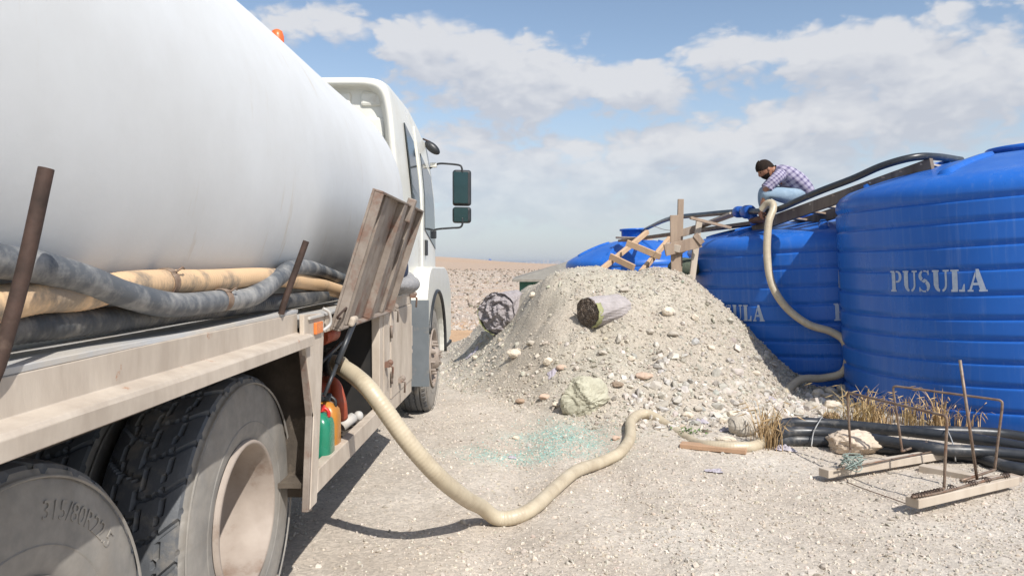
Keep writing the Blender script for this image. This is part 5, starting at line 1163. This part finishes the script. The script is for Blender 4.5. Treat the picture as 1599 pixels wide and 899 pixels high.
def hoop(fa, ta, fb, tb_, ea, eb):
    c = .035; d = (tb_ - ta).normalized(); P = [ea, fa + (ea - fa).normalized() * .03, fa + (ta - fa).normalized() * .02] + [fa.lerp(ta, q) for q in (.3, .6)] + [ta - (ta - fa).normalized() * c, ta + d * c * .4 - Vector((0, 0, c * .1)), ta + d * c * 1.6] + [ta.lerp(tb_, q) for q in (.3, .5, .7)] + [tb_ - d * c * 1.6, tb_ - d * c * .4 - Vector((0, 0, c * .1)), tb_ - (tb_ - fb).normalized() * c] + [tb_.lerp(fb, q) for q in (.4, .7)] + [fb + (tb_ - fb).normalized() * .02, fb + (eb - fb).normalized() * .03, eb]
    return MB().tube(catmull(P, 4), rb, 10)
e1 = atz(1424, 775, .112); e2 = atz(1312, 727, .10)
obj('hoop', hoop(f1, t1, f2, t2, e1, e2), rebar_m, parent=fr, label='nearer rusty rebar hoop')
f3, t3 = post_up(1553, 733, 625, 1566); f4, t4 = post_up(1409, 704, 602, 1394)
e3 = atz(1500, 750, .112); e4 = atz(1447, 690, .10)
obj('hoop', hoop(f3, t3, f4, t4, e3, e4), rebar_m, parent=fr, label='farther rusty rebar hoop')
sk = foot(1526, 744); obj('upright_bar', MB().tube([sk + Vector((0, 0, -.02)), at(1499, 562, sk.y + .05)], .0095, 10), rebar_m, parent=fr)
mb = MB(); mb.tube(catmull([atz(1424, 776, .115), atz(1470, 768, .113), atz(1530, 752, .113), atz(1576, 741, .116)], 5), .0075, 8); obj('rebar', mb, rebar_m, parent=fr)
mb = MB(); mb.tube([atz(1308, 732, .10), atz(1460, 704, .10)], .006, 8); obj('rebar', mb, rebar_m, parent=fr)
def wrap_at(p, ax, n, r, m=rust):
    mb = MB(); ax = Vector(ax).normalized(); x = ax.orthogonal().normalized(); y = ax.cross(x)
    P = [p + (x * math.cos(2 * math.pi * k / 12) + y * math.sin(2 * math.pi * k / 12)) * r * (1 + .25 * math.sin(k * 1.3)) + ax * (k * .0011) for k in range(12 * n)]; mb.tube(P, .0022, 5); obj('binding_wire', mb, m, parent=fr)
dv = atz(1581, 748, .1) - atz(1424, 784, .1)
for q, n in ((.02, 6), (.10, 9), (.22, 5), (.36, 4), (.55, 6), (.72, 4), (.92, 5)): wrap_at(atz(1424, 776, .113).lerp(atz(1576, 741, .115), q), dv, n, .016)
twm = mat('green_grey_twine', (.30, .37, .33), (.22, .27, .24), scale=30, rough=.9); tw = random.Random(5); mb = MB(); kc = atz(1331, 722, .14)
for q in range(7):
    mb.tube(catmull([kc + Vector((tw.uniform(-.07, .07), tw.uniform(-.05, .05), tw.uniform(-.05, .06))) for _ in range(7)], 5), .0032, 5)
mb.tube(catmull([kc, atz(1345, 728, .07), atz(1360, 735, .03), atz(1362, 722, .05), atz(1350, 716, .09)], 6), .0035, 5); obj('twine', mb, twm, label='tangle of green grey twine knotted where the nearer hoop meets the left timber', cat='twine')
obj('wire', MB().tube(catmull([atz(1322, 752, .012), atz(1350, 763, .012), atz(1385, 775, .01), atz(1418, 787, .014)], 6), .0032, 6), rebar_m, label='thin dark rod standing in for the hoop shadow line between the two long timbers', cat='wire')  # shadow line of the rebar hoop on the gravel, modelled as a thin dark rod
pk = obj('plank', MB().beam(gpt(1063, 696, .02), gpt(1166, 706, .02), .11, .035), wood_brown, bevel=.004, label='short brown plank lying alone in front of the pale stones', cat='plank')

# ================================================================== DRY GRASS
def tuft(px, py, wpx, hpx, n, label, seed, lean=.25, depth=.12, heads=True):
    r = random.Random(seed); base = hit(px, py); w = wpx * base.y / F / 2; hh = hpx * base.y / F; mb = MB()
    nb = int(n * 1.15)
    for i in range(nb):
        x = base.x + r.gauss(0, w * .5); y = base.y + r.uniform(-depth, depth); z = hz_(x, y) - .01; h_ = hh * r.uniform(.55, 1.2); a = r.uniform(0, 6.28); l = h_ * r.uniform(.03, lean * 2.6); bw = r.uniform(.0022, .0055)
        droop = .12 if r.random() < .65 else .45
        side = Vector((math.cos(a + 1.57), math.sin(a + 1.57), 0)) * bw; P = [Vector((x, y, z)) + Vector((math.cos(a) * l * t * t, math.sin(a) * l * t * t, h_ * (t - droop * t ** 3))) for t in (0, .3, .6, .82, 1)]
        vs = []
        for j, p in enumerate(P): k = (1, 1, .85, .6, .1)[j]; vs += [p - side * k, p + side * k]
        mb.add(vs, [(0, 1, 3, 2), (2, 3, 5, 4), (4, 5, 7, 6), (6, 7, 9, 8)])
        if heads and r.random() < .22:
            q = P[4]; d = (P[4] - P[3]).normalized(); d = (d * .4 + Vector((math.cos(a), math.sin(a), -.9)) * .6).normalized(); mb.tube([q, q + d * .03, q + d * .075], [.002, .0055, .001], 5)
    o = obj('dry_grass_tuft', mb, straw_m, label=label, cat='grass tuft', doubles=False, group='tufts of dry grass by the tanks')
    ca = o.data.color_attributes.new('Col', 'FLOAT_COLOR', 'POINT'); nv = len(o.data.vertices); c4 = np.ones((nv, 4), np.float32); k = np.repeat(RNG.uniform(.6, 1.25, nv // 4 + 1), 4)[:nv]; c4[:, 0] = k; c4[:, 1] = k * RNG.uniform(.92, 1.02); c4[:, 2] = k * .95; ca.data.foreach_set('color', c4.ravel()); return o
tuft(1197, 697, 38, 70, 95, 'dry straw tuft standing alone at the left end of the pipes', 1)
tuft(1345, 660, 58, 56, 110, 'bushy tangled straw tuft left of the farther hoop', 2, lean=.5)
tuft(1375, 662, 40, 48, 60, 'straw tuft seen through the left side of the farther hoop', 12, lean=.4)
tuft(1424, 664, 26, 53, 50, 'straw tuft between the left post and the middle of the farther hoop', 3)
tuft(1466, 667, 32, 58, 65, 'straw tuft left of the tall rusty bar', 4)
tuft(1503, 669, 18, 39, 22, 'small sparse straw tuft by the tall rusty bar', 5)
tuft(1530, 669, 26, 56, 45, 'straw tuft under the tall single stalk', 6)
tuft(1552, 670, 18, 51, 35, 'narrow straw tuft behind the right post of the farther hoop', 7)
tuft(1582, 669, 30, 53, 50, 'straw tuft at the right edge of the photo', 8)
tuft(1300, 655, 22, 26, 22, 'short straw tuft beside the stone heap', 9)
obj('dry_stalk', MB().tube(catmull([(lambda p: p)(hit(1532, 668)), at(1529, 600, 6.6), at(1526, 545, 6.62)], 5), .0022, 5).tube([at(1526, 548, 6.62), at(1525.5, 541, 6.62), at(1525, 534, 6.62)], [.003, .009, .002], 6), straw_m, label='tall straight dry stalk against the nearest tank', cat='stalk')
obj('dry_stalk', MB().tube(catmull([hit(1545, 668), at(1556, 620, 6.6), at(1566, 592, 6.6), at(1572, 588, 6.6), at(1580, 588, 6.6)], 5), .002, 5).tube([at(1572, 588, 6.6), at(1578, 587.5, 6.6), at(1584, 588, 6.6)], [.003, .008, .002], 6), straw_m, label='bent dry stalk with a drooping head against the nearest tank', cat='stalk')
g = hit(1075, 676); mb = MB(); r = random.Random(3)
for i in range(60):
    p = g + Vector((r.gauss(0, .06), r.gauss(0, .05), r.uniform(0, .03))); a = r.uniform(0, 6.28); s_ = Vector((math.cos(a), math.sin(a), .5)) * .028; q = Vector((-math.sin(a), math.cos(a), .1)) * .010; mb.add([p, p + s_ * .5 + q, p + s_, p + s_ * .5 - q], [(0, 1, 2, 3)])
obj('green_weed', mb, green_m, label='small green weed left of the large rounded stone', cat='weed', doubles=False)

# ================================================================== GREEN HUT AND FAR TOWN
hp = Vector((.2, 33.0, -1.6))
hut = thing('hut', hp, 'low green walled hut with a grey brown roof beyond the mound', 'hut')
gwall = mat('green_wall_paint', (.05, .16, .12), (.04, .13, .10), scale=4, rough=.8)
e0 = at(811, 435, 31.0); w0 = e0.x; zE = e0.z - .03
obj('wall', MB().box((w0 + 2.6, 34.0, (zE - 1.8) / 2 - .0), (5.2, 5.6, zE + 1.8)), gwall, parent=hut)
obj('window', MB().box((w0 + 1.15, 31.17, zE - .55), (.7, .05, .6)), mat('pale_window', (.4, .45, .45), (.3, .35, .35), scale=4), parent=hut)
zr = 1.52
rm = mat('grey_brown_roof', (.27, .25, .21), (.22, .20, .17), scale=2, rough=.9, stretch=(3, 1, 1))
rx0, rx1, ridge = w0 - .3, w0 + 5.5, at(886, 410, 34).x
mb = MB(); mb.add([(rx0, 30.7, zE), (rx1, 30.7, zE), (rx1, 37.2, zE), (rx0, 37.2, zE), (ridge, 33.95, zr), (rx1 + .3, 33.95, zr), (rx0, 30.7, zE - .08), (rx1, 30.7, zE - .08), (rx1, 37.2, zE - .08), (rx0, 37.2, zE - .08)],
       [(0, 1, 5, 4), (1, 2, 5), (2, 3, 4, 5), (3, 0, 4), (6, 7, 1, 0), (7, 8, 2, 1), (8, 9, 3, 2), (9, 6, 0, 3), (9, 8, 7, 6)]); obj('roof', mb, rm, parent=hut)
obj('eaves_board', MB().box((w0 + 2.6, 30.66, zE - .04), (5.7, .04, .10)), rm, parent=hut)
# town: a far mass of small blocks
mb = MB(); r = random.Random(11)
for i in range(150):
    px = r.uniform(700, 905); Y = r.uniform(4200, 5600); p = at(px, 412, Y); w = r.uniform(7, 20); h_ = r.choice((6, 8, 9, 12, 16, 20, 26)) * (1.0 if px > 820 else .6); z = hz_(p.x, Y); mb.box((p.x, Y, z + h_ / 2 - 2), (w, 10, h_ + 4))
o = obj('distant_town', mb, mat('far_blocks', (.50, .50, .50), (.38, .36, .36), scale=.02, rough=.9), kind='stuff', label='pale blocks of a distant town on the horizon', cat='town', doubles=False)
o = obj('water_tower', MB().lathe([(1.4, 0), (1.2, 14), (5, 17), (5, 22), (0, 24)], 12, 'z', (at(765, 412, 2600).x, 2600, hz_(at(765, 412, 2600).x, 2600))), blue_fit, label='tiny blue water tower on the distant horizon', cat='tower')

# ================================================================== AIR
hazeb = bpy.data.materials.new('haze_air'); hazeb.use_nodes = True; t = hazeb.node_tree; t.nodes.clear(); v = t.nodes.new('ShaderNodeVolumePrincipled'); v.inputs['Color'].default_value = (.86, .91, 1.0, 1); v.inputs['Density'].default_value = .00018; v.inputs['Density Attribute'].default_value = ''; hazeb.cycles.homogeneous_volume = True; v.inputs['Anisotropy'].default_value = .3
o_ = t.nodes.new('ShaderNodeOutputMaterial'); t.links.new(v.outputs[0], o_.inputs['Volume'])
lo, hi_ = -75.0, 16.0
hb = obj('haze', MB().box((0, 5700, (lo + hi_) / 2), (21000, 13500, hi_ - lo)), hazeb, kind='stuff', label='thin pale haze over the whole plain', cat='haze', origin=(0, 0, 0))
